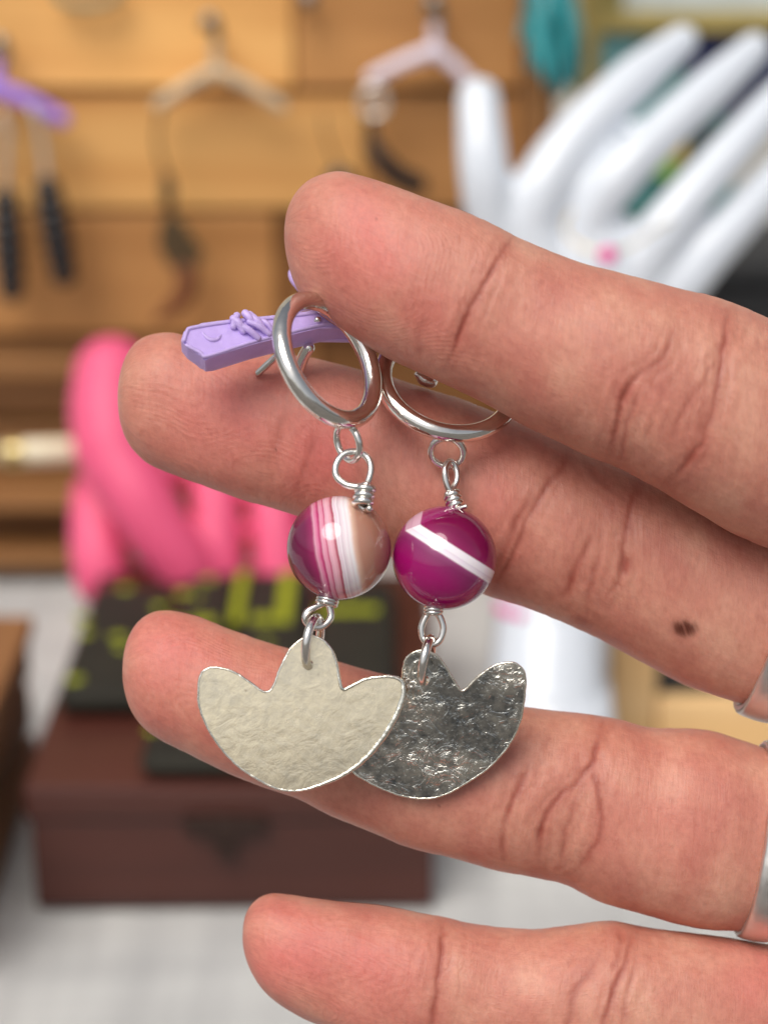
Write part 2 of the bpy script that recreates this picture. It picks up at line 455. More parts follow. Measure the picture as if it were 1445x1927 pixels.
FINGERS = dict(
 index=dict(
  top=[(535, 430), (541, 397), (556, 366), (580, 342), (610, 329), (645, 325), (700, 338), (780, 365), (860, 393), (930, 425), (1000, 460), (1100, 500), (1200, 527), (1300, 550), (1370, 570), (1445, 603), (1560, 650), (1700, 700), (1900, 760)],
  bot=[(535, 430), (536, 460), (541, 492), (552, 527), (575, 566), (620, 603), (680, 644), (730, 671), (790, 700), (860, 735), (930, 768), (1000, 805), (1100, 855), (1180, 890), (1250, 930), (1350, 985), (1445, 1033), (1560, 1085), (1700, 1130), (1900, 1180)],
  z=[(0, 200), (0.2, 196.5), (0.5, 195.5), (0.8, 199), (1, 206)], thick=0.88, seed=11,
  creases=[([(966, 447), (950, 470), (936, 492), (912, 530), (888, 575), (862, 640), (842, 682)], 5, .36, 1), ([(905, 560), (880, 615), (868, 650)], 7, .12, .35),
   ([(800, 590), (790, 640), (796, 680)], 10, .08, .3),
   ([(1269, 622), (1243, 678), (1205, 704), (1172, 752), (1154, 813), (1144, 864)], 6, .26, .8), ([(1371, 585), (1362, 645), (1348, 736), (1327, 813), (1288, 877), (1250, 912)], 6, .34, 1),
   ([(1365, 660), (1314, 725), (1280, 781), (1262, 830)], 5, .14, .5), ([(1203, 735), (1180, 800), (1165, 880)], 6, .18, .6), ([(1190, 715), (1165, 760)], 11, .12, .8), ([(1330, 770), (1316, 820)], 10, .12, .8), ([(1395, 600), (1380, 650)], 5, .1, .3)],
  blush=[(680, 470, 110, 1.0), (620, 560, 70, .5), (800, 600, 90, .6), (1000, 640, 80, .35), (1180, 760, 60, .5)]),
 middle=dict(
  top=[(224, 750), (225, 722), (231, 693), (243, 664), (262, 642), (290, 630), (325, 627), (360, 636), (430, 652), (500, 664), (580, 675), (680, 697), (760, 718), (850, 744), (930, 772), (1000, 800), (1100, 842), (1200, 878), (1300, 916), (1445, 968), (1580, 1010), (1700, 1040), (1900, 1080)],
  bot=[(224, 750), (225, 775), (230, 802), (241, 830), (260, 855), (290, 878), (350, 902), (450, 938), (555, 970), (640, 1005), (737, 1050), (820, 1082), (912, 1118), (1000, 1146), (1080, 1180), (1130, 1202), (1200, 1240), (1300, 1292), (1390, 1325), (1445, 1342), (1580, 1380), (1700, 1400), (1900, 1420)],
  z=[(0, 208.5), (0.2, 208), (0.5, 208), (0.7, 209), (1, 208)], thick=0.84, seed=23,
  creases=[([(1072, 840), (1056, 879), (1030, 915), (1004, 956), (984, 1003), (968, 1039), (947, 1080), (930, 1115)], 6, .34, .9), ([(1003, 925), (985, 960), (968, 995), (947, 1039), (932, 1085)], 7, .22, .8),
   ([(1200, 905), (1185, 960), (1174, 1030), (1166, 1090), (1138, 1126)], 6, .26, .8), ([(1112, 1008), (1092, 1054), (1076, 1085), (1061, 1130)], 7, .26, .9), ([(1135, 1030), (1112, 1100), (1102, 1165)], 5, .15, .5),
   ([(1180, 1045), (1170, 1085)], 10, .14, .9), ([(533, 777), (519, 830), (502, 886)], 7, .07, .45), ([(590, 820), (572, 885), (557, 932)], 6, .10, .6), ([(1085, 850), (1120, 900), (1160, 930)], 6, .08, .3),
   ([(1080, 1160), (1105, 1172)], 7, .14, .7)],
  blush=[(430, 790, 140, .85), (600, 850, 120, .9), (340, 720, 80, .5), (900, 900, 120, .5), (760, 820, 120, .4)]),
 ring=dict(
  top=[(233, 1250), (236, 1222), (244, 1197), (259, 1173), (281, 1157), (310, 1151), (345, 1155), (390, 1170), (440, 1187), (520, 1215), (640, 1248), (750, 1275), (880, 1308), (990, 1330), (1080, 1342), (1160, 1352), (1220, 1367), (1300, 1372), (1360, 1382), (1445, 1412), (1580, 1450), (1700, 1475), (1900, 1500)],
  bot=[(233, 1250), (233, 1280), (238, 1308), (248, 1336), (266, 1362), (295, 1387), (340, 1411), (400, 1440), (480, 1475), (560, 1504), (620, 1534), (700, 1565), (780, 1597), (850, 1614), (950, 1640), (1030, 1653), (1070, 1665), (1130, 1695), (1200, 1715), (1300, 1743), (1385, 1748), (1445, 1750), (1580, 1755), (1700, 1765), (1900, 1775)],
  z=[(0, 208), (0.2, 207.5), (0.5, 207), (0.7, 208), (1, 207)], thick=0.82, seed=31,
  creases=[([(1000, 1432), (966, 1503), (945, 1571), (950, 1621)], 6, .22, .8), ([(1138, 1352), (1122, 1400), (1106, 1448), (1050, 1503), (1018, 1554), (1016, 1625)], 6, .32, 1), ([(1116, 1440), (1127, 1494), (1131, 1554), (1110, 1604), (1076, 1650)], 5, .28, .9),
   ([(1101, 1469), (1067, 1554), (1052, 1632)], 5, .18, .6), ([(1040, 1380), (1010, 1430)], 6, .08, .3), ([(1135, 1360), (1130, 1400)], 8, .14, .6)],
  blush=[(330, 1230, 110, .9), (300, 1340, 80, .5), (480, 1350, 120, .5), (700, 1300, 120, .3), (1250, 1560, 120, .35)]),
 pinky=dict(
  top=[(457, 1755), (459, 1735), (465, 1716), (477, 1699), (496, 1687), (520, 1683), (560, 1687), (620, 1696), (700, 1706), (800, 1722), (900, 1742), (960, 1750), (1020, 1751), (1090, 1743), (1150, 1737), (1220, 1748), (1300, 1758), (1445, 1777), (1580, 1800), (1700, 1815), (1900, 1830)],
  bot=[(457, 1755), (458, 1778), (464, 1803), (476, 1831), (496, 1860), (525, 1886), (570, 1911), (630, 1936), (720, 1968), (800, 1985), (900, 2012), (1000, 2035), (1100, 2050), (1200, 2062), (1300, 2075), (1445, 2095), (1580, 2110), (1700, 2120), (1900, 2125)],
  z=[(0, 207), (0.3, 206), (0.6, 206), (1, 212)], thick=0.84, seed=47,
  creases=[([(834, 1738), (833, 1770), (830, 1808), (817, 1893), (808, 1945)], 6, .34, .9), ([(1187, 1757), (1178, 1808), (1152, 1876), (1130, 1945)], 6, .3, .9), ([(1131, 1790), (1084, 1867), (1066, 1945)], 7, .26, .8),
   ([(1166, 1742), (1165, 1790), (1150, 1830)], 8, .2, .6), ([(1200, 1800), (1180, 1870), (1170, 1930)], 5, .14, .5), ([(800, 1790), (790, 1850)], 8, .08, .3)],
  blush=[(560, 1790, 110, 1.0), (700, 1850, 110, .9), (1445, 1820, 90, .8), (960, 1850, 120, .2)]),
)
def finger_grid(f, n=540):
    t = np.linspace(0, 1, n)
    tt = 0.06 * t ** 2 + 0.94 * t; tt = np.where(t < 0.10, tt, tt)
    tt = t ** 1.0 * 0.9 + 0.1 * t ** 3
    tt = np.where(t < 0.06, (t / 0.06) ** 1.8 * np.interp(0.06, t, tt), tt)
    a = catmull(f['top'], tt); b_ = catmull(f['bot'], tt)
    # sections meet in the middle of the tip: shift the inner part towards equal distance along the finger
    mid = (a + b_) / 2; half = (a - b_) / 2
    w = np.linalg.norm(half, axis=1)                          # px
    z = np.interp(tt, [q[0] for q in f['z']], [q[1] for q in f['z']])
    z = np.convolve(np.pad(z, 20, 'edge'), np.ones(41) / 41, 'valid')
    th = np.concatenate([np.linspace(-0.15 * np.pi, 1.15 * np.pi, 150, endpoint=False), np.linspace(1.15 * np.pi, 1.85 * np.pi, 44, endpoint=False)])
    ct, st = np.cos(th), np.sin(th)
    e = 2 / 2.18
    ctp = np.sign(ct) * np.abs(ct) ** e; stp = np.sign(st) * np.abs(st) ** e
    sc = z / FPX
    cx = (mid[:, 0] - CX) * sc; cy = -(mid[:, 1] - CY) * sc
    hx = half[:, 0] * sc; hy = -half[:, 1] * sc
    hz = w * sc * f['thick']
    # one-sided offsets so the pad side is fuller than the back
    V = np.stack([cx[:, None] + hx[:, None] * ctp, cy[:, None] + hy[:, None] * ctp, z[:, None] - hz[:, None] * stp * np.where(stp > 0, 1.0, 0.92)], -1)
    s_mm = np.r_[0, np.cumsum(np.hypot(np.diff(cx), np.diff(cy)))]
    ph = np.unwrap(th); v_mm = ph[None, :] * (w * sc)[:, None]
    U = np.repeat(s_mm[:, None], len(th), 1)
    return V, U, ph[None, :] * 7.2 + 0 * v_mm, st
def grid_normals(V):
    du = np.gradient(V, axis=0)
    dv = np.roll(V, -1, 1) - np.roll(V, 1, 1)
    n = np.cross(du, dv); n /= np.linalg.norm(n, axis=-1, keepdims=True) + 1e-12
    ctr = V.mean(1, keepdims=True)
    sgn = np.sign((n * (V - ctr)).sum(-1).mean())
    return n * sgn
def build_hand():
    cos, faces, uvs, cre, blu, spo, pad = [], [], [], [], [], [], []
    off = 0
    meshes = []
    for key, f in FINGERS.items():
        V, U, W, st = finger_grid(f)
        nr = grid_normals(V)
        seed = f['seed']
        # lumps of the finger pads and irregular surface
        front = np.clip(st * 1.5 + 0.4, 0, 1)[None, :]
        taper = np.clip(U / 3.0, 0, 1)
        d = (0.16 * noise2(U, W, 7, 6, seed) + 0.07 * noise2(U, W, 2.6, 3.0, seed + 1) + 0.022 * noise2(U, W, 0.9, 1.3, seed + 2) + 0.009 * noise2(U, W, 0.45, 0.9, seed + 3)) * taper
        px = V[..., 0] / V[..., 2] * FPX + CX; py = -V[..., 1] / V[..., 2] * FPX + CY
        wob = 3.0 * noise2(U, W, 1.6, 1.2, seed + 4) + 1.4 * noise2(U, W, .5, .5, seed + 5)
        C = np.zeros_like(px)
        for poly, wd, dep, red in f['creases']:
            pl = catmull(poly, 40)
            r, fr = seg_dist(px + wob, py + wob * .5, pl)
            env = np.clip(np.minimum(fr, 1 - fr) * 5 + 0.12, 0, 1) * (0.75 + 0.35 * noise2(U, W, 2.0, 1.5, seed + 6))
            g = np.exp(-(r / wd) ** 2)
            d += (-dep * 0.50 * g * env - dep * 0.22 * np.exp(-(r / (wd * 3.2)) ** 2) * env + dep * 0.10 * np.exp(-((r - 5.0 * wd) / (2.6 * wd)) ** 2) * env) * front
            C = np.maximum(C, (red * np.exp(-(r / (wd * 1.05)) ** 2) * env + red * 0.34 * np.exp(-(r / (wd * 4.0)) ** 2)) * front)
        # faint secondary lines beside each main crease
        rg = np.random.RandomState(seed)
        for poly, wd, dep, red in f['creases']:
            if dep < .15: continue
            for q in range(5):
                pl = catmull(poly, 30); a0 = rg.randint(0, 14); a1 = a0 + rg.randint(7, 16)
                pl = pl[a0:a1] + np.array([rg.choice([-1, 1]) * rg.uniform(9, 42), rg.uniform(-20, 20)]); pl[:, 0] += np.linspace(-6, 6, len(pl)) * rg.uniform(-1, 1)
                r, fr = seg_dist(px + wob, py + wob * .5, pl)
                env = np.clip(np.minimum(fr, 1 - fr) * 3, 0, 1); k = rg.uniform(.25, .6)
                d -= 0.085 * k * np.exp(-(r / 3.4) ** 2) * env * front
                C = np.maximum(C, 0.42 * k * np.exp(-(r / 4.2) ** 2) * env * front)
        # fine folds parallel to the creases around the joints
        for poly, wd, dep, red in f['creases']:
            pl = catmull(poly, 20); r, fr = seg_dist(px, py, pl)
            d += 0.018 * np.sin(r / 4.2 + 2 * noise2(U, W, 3, 2, seed + 7)) * np.exp(-(r / 55.0) ** 2) * front
        V = V + nr * d[..., None]
        Bm = np.zeros_like(px)
        for bx, by, br, ba in f['blush']:
            Bm = np.maximum(Bm, ba * np.exp(-(((px - bx) ** 2 + (py - by) ** 2) / br ** 2)))
        Bm = np.clip(Bm * (0.85 + 0.35 * noise2(U, W, 4, 4, seed + 9)), 0, 1) * front
        # ink-brown hatched mark on the middle finger
        S = np.zeros_like(px)
        if key == 'middle':
            for q in range(7):
                x0 = 1263 + q * 7.5; j = (q % 3) * 4
                r, fr = seg_dist(px + wob * 1.1, py + wob * .8, np.array([(x0, 1166 + j + q), (x0 + 10, 1190 + j + q * 1.6)], float))
                S = np.maximum(S, 0.55 * np.exp(-(r / 5.0) ** 2))
            r = np.hypot((px - 1287) / 26, (py - 1183) / 17)
            S = S * 1.15 * np.exp(-r ** 4) + 0.38 * np.exp(-r ** 4)
            S = np.maximum(S, 0.9 * np.exp(-(np.hypot(px - 519, py - 847) / 2.2) ** 2))
        if key == 'ring': S = np.maximum(S, 0.7 * np.exp(-(np.hypot(px - 826, py - 1517) / 2.6) ** 2))
        if key == 'index': S = np.maximum(S, 0.6 * np.exp(-(np.hypot(px - 708, py - 413) / 2.4) ** 2))
        S = S * front
        Pd = np.clip(1.25 - U / 34.0, 0.25, 1) * front
        n, m, _ = V.shape
        I, J = np.meshgrid(np.arange(n - 1), np.arange(m), indexing='ij'); J2 = (J + 1) % m
        q = np.stack([I * m + J, (I + 1) * m + J, (I + 1) * m + J2, I * m + J2], -1).reshape(-1, 4) + off
        Wl = np.where(J == m - 1, W[0, 0] + 2 * np.pi * 7.2, 0)
        uvq = np.stack([np.stack([U[I, J], W[I, J]], -1), np.stack([U[I + 1, J], W[I + 1, J]], -1),
                        np.stack([U[I + 1, J2], np.where(J == m - 1, Wl, W[I + 1, J2])], -1), np.stack([U[I, J2], np.where(J == m - 1, Wl, W[I, J2])], -1)], 2)
        cos.append(c2w(V).reshape(-1, 3)); faces.append(q); uvs.append((uvq.reshape(-1, 2) + np.array([seed * 13.0, 0])) / 100)
        cre.append(C.ravel()); blu.append(Bm.ravel()); spo.append(S.ravel()); pad.append(Pd.ravel())
        off += n * m
    # palm beyond the right edge: a thick rounded slab the fingers root in
    n, m = 40, 48
    t = np.linspace(0, 1, n)
    pt = catmull([(1545, 560), (1700, 640), (1900, 660), (2200, 620), (2600, 700), (3000, 900)], n)
    pb = catmull([(1560, 2190), (1750, 2210), (1950, 2190), (2300, 2120), (2700, 1980), (3050, 1800)], n)
    zz = np.interp(t, [0, 1], [212, 235])
    th = np.linspace(0, 2 * np.pi, m, endpoint=False)
    mid, half = (pt + pb) / 2, (pt - pb) / 2
    thk = np.interp(t, [0, .06, .3, .7, 1], [1.5, 8, 12, 13, 14])
    ct, st = np.cos(th), np.sin(th); e = 2 / 3.2
    ctp = np.sign(ct) * np.abs(ct) ** e; stp = np.sign(st) * np.abs(st) ** e
    sc = zz / FPX
    V = np.stack([((mid[:, 0] - CX) * sc)[:, None] + (half[:, 0] * sc)[:, None] * ctp, (-(mid[:, 1] - CY) * sc)[:, None] - (half[:, 1] * sc)[:, None] * ctp, zz[:, None] - thk[:, None] * stp], -1)
    I, J = np.meshgrid(np.arange(n - 1), np.arange(m), indexing='ij'); J2 = (J + 1) % m
    q = np.stack([I * m + J, (I + 1) * m + J, (I + 1) * m + J2, I * m + J2], -1).reshape(-1, 4) + off
    cos.append(c2w(V).reshape(-1, 3)); faces.append(q)
    uvs.append(np.stack([I * 2.0, J * 3.0], -1)[..., None, :].repeat(4, 2).reshape(-1, 2) / 100 + 9)
    for L in (cre, blu, spo, pad): L.append(np.zeros(n * m) + (0.3 if L is pad else 0))
    co = np.vstack(cos); q = np.vstack(faces); uv = np.vstack(uvs)
    me = bpy.data.meshes.new('person')
    me.vertices.add(len(co)); me.vertices.foreach_set('co', co.ravel())
    me.loops.add(q.size); me.loops.foreach_set('vertex_index', q.ravel().astype(np.int32))
    me.polygons.add(len(q)); me.polygons.foreach_set('loop_start', (np.arange(len(q)) * 4).astype(np.int32))
    me.update(calc_edges=True)
    ul = me.uv_layers.new(name='skin_uv'); ul.data.foreach_set('uv', uv.ravel())
    for nm, arr in (('crease', cre), ('blush', blu), ('spot', spo), ('pad', pad)):
        a = me.attributes.new(nm, 'FLOAT', 'POINT'); a.data.foreach_set('value', np.concatenate(arr).astype(np.float32))
    me.flip_normals() if False else None
    o = link('person', me, M_SKIN, None, True)
    bm = bmesh.new(); bm.from_mesh(me); bmesh.ops.recalc_face_normals(bm, faces=bm.faces); bm.to_mesh(me); bm.free()
    tag(o, 'open right hand with fingers pointing left, holding the pair of silver earrings', 'person')
    return o
build_hand()

# ------------------------------------------------------------ rings on the fingers
def finger_ring(key, x_left, x_right, label):
    f = FINGERS[key]
    V, U, W, st = finger_grid(f)
    px = V[..., 0] / V[..., 2] * FPX + CX
    cx = V[:, :, :].mean(1)
    axis_px = cx[:, 0] / cx[:, 2] * FPX + CX
    i0 = int(np.argmin(abs(axis_px - x_left))); i1 = int(np.argmin(abs(axis_px - x_right)))
    C0, C1 = cx[i0], cx[i1]
    ax = (C1 - C0) / np.linalg.norm(C1 - C0)
    # circle-like section of the finger, made perpendicular to its axis
    sec = V[(i0 + i1) // 2] - cx[(i0 + i1) // 2]
    sec = sec - np.outer(sec @ ax, ax)
    sec = catmull(sec, 96, True)
    rr = sec / np.linalg.norm(sec, axis=1, keepdims=True)
    prof = [(-.5, .15), (-.5, .75), (-.44, 1.0), (-.3, 1.12), (0, 1.18), (.3, 1.12), (.44, 1.0), (.5, .75), (.5, .15), (0, .05)]
    Lw = np.linalg.norm(C1 - C0)
    G = np.array([[(C0 + C1) / 2 + sec[k] + rr[k] * h + ax * a * Lw for a, h in prof] for k in range(96)])
    o = link('finger_ring', grid_mesh('finger_ring', c2w(G), True, True), M_BAND, None, True)
    tag(o, label, 'ring', 'silver bands worn on the hand')
finger_ring('middle', 1446, 1512, 'plain wide silver band on the middle finger beside the brown ink mark')
finger_ring('ring', 1414, 1478, 'plain silver band on the ring finger just above the little finger')

# ------------------------------------------------------------ agate beads
def agate_one():
    m, nt, b = mat_new('banded_agate_half_clear')
    g = N(nt, 'ShaderNodeTexCoord'); sp = N(nt, 'ShaderNodeSeparateXYZ')
    nt.links.new(g.outputs['Object'], sp.inputs[0])             # object space = camera-like axes, unit radius
    nz = N(nt, 'ShaderNodeTexNoise', Scale=1.4, Detail=3.0); nt.links.new(g.outputs['Object'], nz.inputs['Vector'])
    x = math_n(nt, 'ADD', sp.outputs['X'], math_n(nt, 'MULTIPLY', sp.outputs['Y'], 0.16))
    x = math_n(nt, 'ADD', x, math_n(nt, 'MULTIPLY', math_n(nt, 'MULTIPLY', sp.outputs['Y'], sp.outputs['Y']), -0.05))
    x = math_n(nt, 'ADD', x, math_n(nt, 'MULTIPLY', math_n(nt, 'SUBTRACT', nz.outputs['Fac'], 0.5), 0.10))
    f = math_n(nt, 'MULTIPLY_ADD', x, 0.5, 0.5)
    W_ = (0.86, 0.78, 0.82); PK = (0.62, 0.10, 0.26); DM = (0.20, 0.012, 0.075); LP = (0.74, 0.36, 0.48)
    c = ramp(nt, f, [(0.0, (0.14, 0.012, 0.06)), (0.20, DM), (0.27, (0.34, 0.02, 0.12)), (0.295, LP), (0.33, PK), (0.345, (0.45, 0.03, 0.14)), (0.355, LP), (0.385, (0.75, 0.30, 0.42)), (0.40, (0.50, 0.04, 0.14)), (0.41, (0.78, 0.46, 0.55)), (0.455, (0.80, 0.42, 0.50)), (0.486, (0.36, 0.01, 0.05)), (0.498, W_), (0.515, (0.70, 0.52, 0.62)), (0.525, W_), (0.55, (0.70, 0.60, 0.66)), (0.562, W_), (0.63, (0.85, 0.80, 0.82)), (0.665, (0.82, 0.54, 0.42)), (0.72, (0.78, 0.39, 0.27)), (1.0, (0.68, 0.30, 0.21))])
    fine = N(nt, 'ShaderNodeTexNoise', noise_dimensions='1D', Scale=26.0, Detail=3.0); nt.links.new(x, fine.inputs['W'])
    fr = ramp(nt, fine.outputs['Fac'], [(0.35, (0.72, 0.45, 0.55)), (0.55, (1, 1, 1))])
    bandmask = ramp(nt, f, [(0.26, (0, 0, 0)), (0.30, (0.7,) * 3), (0.48, (0.6,) * 3), (0.62, (0.25,) * 3), (0.64, (0, 0, 0))])
    col = mix(nt, bandmask.outputs[0], c.outputs[0], mix(nt, 1.0, c.outputs[0], fr.outputs[0], 'MULTIPLY'))
    nt.links.new(col, b.inputs['Base Color'])
    tr = ramp(nt, f, [(0.0, (0.25,) * 3), (0.27, (0.10,) * 3), (0.30, (0.0,) * 3), (0.64, (0.0,) * 3), (0.71, (0.42,) * 3), (1.0, (0.6,) * 3)])
    nt.links.new(tr.outputs[0], b.inputs['Transmission Weight'])
    b.inputs['Roughness'].default_value = 0.07; b.inputs['IOR'].default_value = 1.54
    b.inputs['Coat Weight'].default_value = 0.3; b.inputs['Coat Roughness'].default_value = 0.02
    b.inputs['Subsurface Weight'].default_value = 0.15; b.inputs['Subsurface Scale'].default_value = 0.002; b.inputs['Subsurface Radius'].default_value = (1, .3, .6)
    return m
def agate_two():
    m, nt, b = mat_new('magenta_agate_white_vein')
    g = N(nt, 'ShaderNodeTexCoord'); sp = N(nt, 'ShaderNodeSeparateXYZ')
    nt.links.new(g.outputs['Object'], sp.inputs[0])
    nz = N(nt, 'ShaderNodeTexNoise', Scale=1.2, Detail=3.0); nt.links.new(g.outputs['Object'], nz.inputs['Vector'])
    X, Y = sp.outputs['X'], sp.outputs['Y']
    # layers that fold over near the upper left
    f1 = math_n(nt, 'ADD', math_n(nt, 'MULTIPLY', X, 0.53), math_n(nt, 'MULTIPLY', Y, 0.85))
    f2 = math_n(nt, 'ADD', math_n(nt, 'MULTIPLY', X, 0.97), math_n(nt, 'MULTIPLY', Y, -0.25))
    f2 = math_n(nt, 'ADD', f2, 0.92)
    f = math_n(nt, 'SMOOTH_MIN', f1, f2, 0.05)
    f = math_n(nt, 'ADD', f, math_n(nt, 'MULTIPLY', math_n(nt, 'SUBTRACT', nz.outputs['Fac'], 0.5), 0.03))
    f = math_n(nt, 'MULTIPLY_ADD', f, 0.5, 0.5)
    W_ = (0.90, 0.84, 0.90)
    c = ramp(nt, f, [(0.0, (0.46, 0.003, 0.17)), (0.30, (0.42, 0.004, 0.17)), (0.46, (0.30, 0.025, 0.15)), (0.515, (0.34, 0.06, 0.20)), (0.53, W_), (0.563, (0.84, 0.76, 0.84)), (0.572, (0.76, 0.66, 0.76)), (0.581, W_), (0.64, W_), (0.652, (0.30, 0.01, 0.11)), (0.75, (0.22, 0.004, 0.075)), (1.0, (0.16, 0.003, 0.05))])
    arm = math_n(nt, 'LESS_THAN', f2, f1)
    nt.links.new(mix(nt, math_n(nt, 'MULTIPLY', arm, 0.55), c.outputs[0], (0.42, 0.04, 0.20)), b.inputs['Base Color'])
    tr = ramp(nt, f, [(0.0, (0.30,) * 3), (0.50, (0.20,) * 3), (0.53, (0.0,) * 3), (0.645, (0.0,) * 3), (0.66, (0.12,) * 3)])
    nt.links.new(tr.outputs[0], b.inputs['Transmission Weight'])
    b.inputs['Roughness'].default_value = 0.07; b.inputs['IOR'].default_value = 1.54
    b.inputs['Coat Weight'].default_value = 0.3; b.inputs['Coat Roughness'].default_value = 0.02
    b.inputs['Subsurface Weight'].default_value = 0.2; b.inputs['Subsurface Scale'].default_value = 0.002; b.inputs['Subsurface Radius'].default_value = (1, .2, .6)
    return m
M_CAMROT = Matrix(((1, 0, 0), (0, SP, -CP), (0, CP, SP)))       # camera-like axes (x right, y up, z to the viewer) to world
def bead(px, py, z, rpx, mat, parent):
    me = bpy.data.meshes.new('bead')
    bm = bmesh.new(); bmesh.ops.create_uvsphere(bm, u_segments=96, v_segments=64, radius=1.0); bm.to_mesh(me); bm.free()
    o = bpy.data.objects.new('bead', me); COL.objects.link(o); me.materials.append(mat)
    me.polygons.foreach_set('use_smooth', [True] * len(me.polygons))
    r = rpx / FPX * z * 0.001
    Mw = Matrix.Translation(Vector(P(px, py, z))) @ M_CAMROT.to_4x4() @ Matrix.Scale(r, 4)
    o.parent = parent; o.matrix_parent_inverse = parent.matrix_basis.inverted(); o.matrix_basis = Mw
    return o

# ------------------------------------------------------------ earrings
MM = 0.001
def ellipse_px(cx, cy, z, a, b, tilt, dz, n=72, ph=0.0, arc=2 * math.pi):
    """a hoop as seen: centre px, half axes px (a along tilt degrees), depth swing dz mm over the minor axis"""
    out = []
    for k in range(n):
        t = ph + arc * k / (n if arc >= 2 * math.pi - 1e-6 else n - 1)
        u, v = a * math.cos(t), b * math.sin(t)
        ct, st = math.cos(R(tilt)), math.sin(R(tilt))
        out.append(P(cx + u * ct - v * st, cy + u * st + v * ct, z + dz * math.sin(t)))
    return np.array(out)
def loop3(cx, cy, z, a, b, tilt, n=48, side=1):
    """round wire ring of radius a px turned about its long axis until it looks b px wide"""
    return ellipse_px(cx, cy, z, a, b, tilt, side * math.sqrt(max(a * a - b * b, 0)) / FPX * z, n)
def coil(p0, p1, rad, turns, wire, mat, parent, name='wire_wrap'):
    p0, p1 = np.array(p0), np.array(p1); ax = (p1 - p0); L = np.linalg.norm(ax); ax /= L
    u = np.cross(ax, [0.2, 1, 0.1]); u /= np.linalg.norm(u); v = np.cross(ax, u)
    n = int(turns * 26); t = np.linspace(0, 1, n); a = t * turns * 2 * np.pi
    pts = p0 + ax * (t * L)[:, None] + rad * (np.cos(a)[:, None] * u + np.sin(a)[:, None] * v)
    return tube(name, pts, wire, mat, parent, 10, round_ends=True)
def hammered(name, col, dark, strength, rough, metal=1.0):
    m, nt, b = mat_new(name)
    g = N(nt, 'ShaderNodeTexCoord')
    n0 = N(nt, 'ShaderNodeTexNoise', Scale=520, Detail=5.0, Roughness=0.6, Distortion=0.7); nt.links.new(g.outputs['Object'], n0.inputs['Vector'])
    v1 = N(nt, 'ShaderNodeTexVoronoi', Scale=1100.0, feature='SMOOTH_F1'); nt.links.new(g.outputs['Object'], v1.inputs['Vector'])
    n2 = N(nt, 'ShaderNodeTexNoise', Scale=120, Detail=5.0, Roughness=0.7); nt.links.new(g.outputs['Object'], n2.inputs['Vector'])
    n3 = N(nt, 'ShaderNodeTexNoise', Scale=1200, Detail=4.0, Roughness=0.7); nt.links.new(g.outputs['Object'], n3.inputs['Vector'])
    c = ramp(nt, n2.outputs['Fac'], [(0.25, dark), (0.55, col)] if strength < 0.3 else [(0.46, dark), (0.66, col)])
    c2 = mix(nt, 0.35, c.outputs[0], ramp(nt, n3.outputs['Fac'], [(0.35, dark), (0.6, col)]).outputs[0])
    vs_ = N(nt, 'ShaderNodeTexVoronoi', Scale=420.0, Randomness=1.0); nt.links.new(g.outputs['Object'], vs_.inputs['Vector'])
    sp_ = ramp(nt, vs_.outputs['Distance'], [(0.05, (1, 1, 1)), (0.11, (0, 0, 0))])
    n5 = N(nt, 'ShaderNodeTexNoise', Scale=260, Detail=2.0); nt.links.new(g.outputs['Object'], n5.inputs['Vector'])
    sm = ramp(nt, n5.outputs['Fac'], [(0.56, (0, 0, 0)), (0.62, (.8,) * 3)])
    c2 = mix(nt, math_n(nt, 'MULTIPLY', sp_.outputs[0], sm.outputs[0]), c2, (0.16, 0.09, 0.05))
    nt.links.new(c2, b.inputs['Base Color']); b.inputs['Metallic'].default_value = metal
    rr = ramp(nt, n2.outputs['Fac'], [(0.3, (rough,) * 3), (0.7, (rough * 1.7,) * 3)]); nt.links.new(rr.outputs[0], b.inputs['Roughness'])
    h0 = n0.outputs['Fac']
    if strength > 0.3:                       # flats with abrupt little ledges between them
        h0 = ramp(nt, n0.outputs['Fac'], [(0.40, (0, 0, 0)), (0.46, (.45,) * 3), (0.54, (.5,) * 3), (0.60, (1, 1, 1))]).outputs[0]
        h0 = math_n(nt, 'MULTIPLY', h0, ramp(nt, n2.outputs['Fac'], [(0.40, (.15,) * 3), (0.62, (1, 1, 1))]).outputs[0])
    nb = bump(nt, h0, strength * (0.6 if strength > 0.3 else 1), 0.0006 if strength > 0.3 else 0.0012)
    nb = bump(nt, v1.outputs['Distance'], strength * 0.3, 0.0006, nb)
    nb = bump(nt, n3.outputs['Fac'], strength * 0.25, 0.0004, nb)
    nt.links.new(nb, b.inputs['Normal'])
    return m
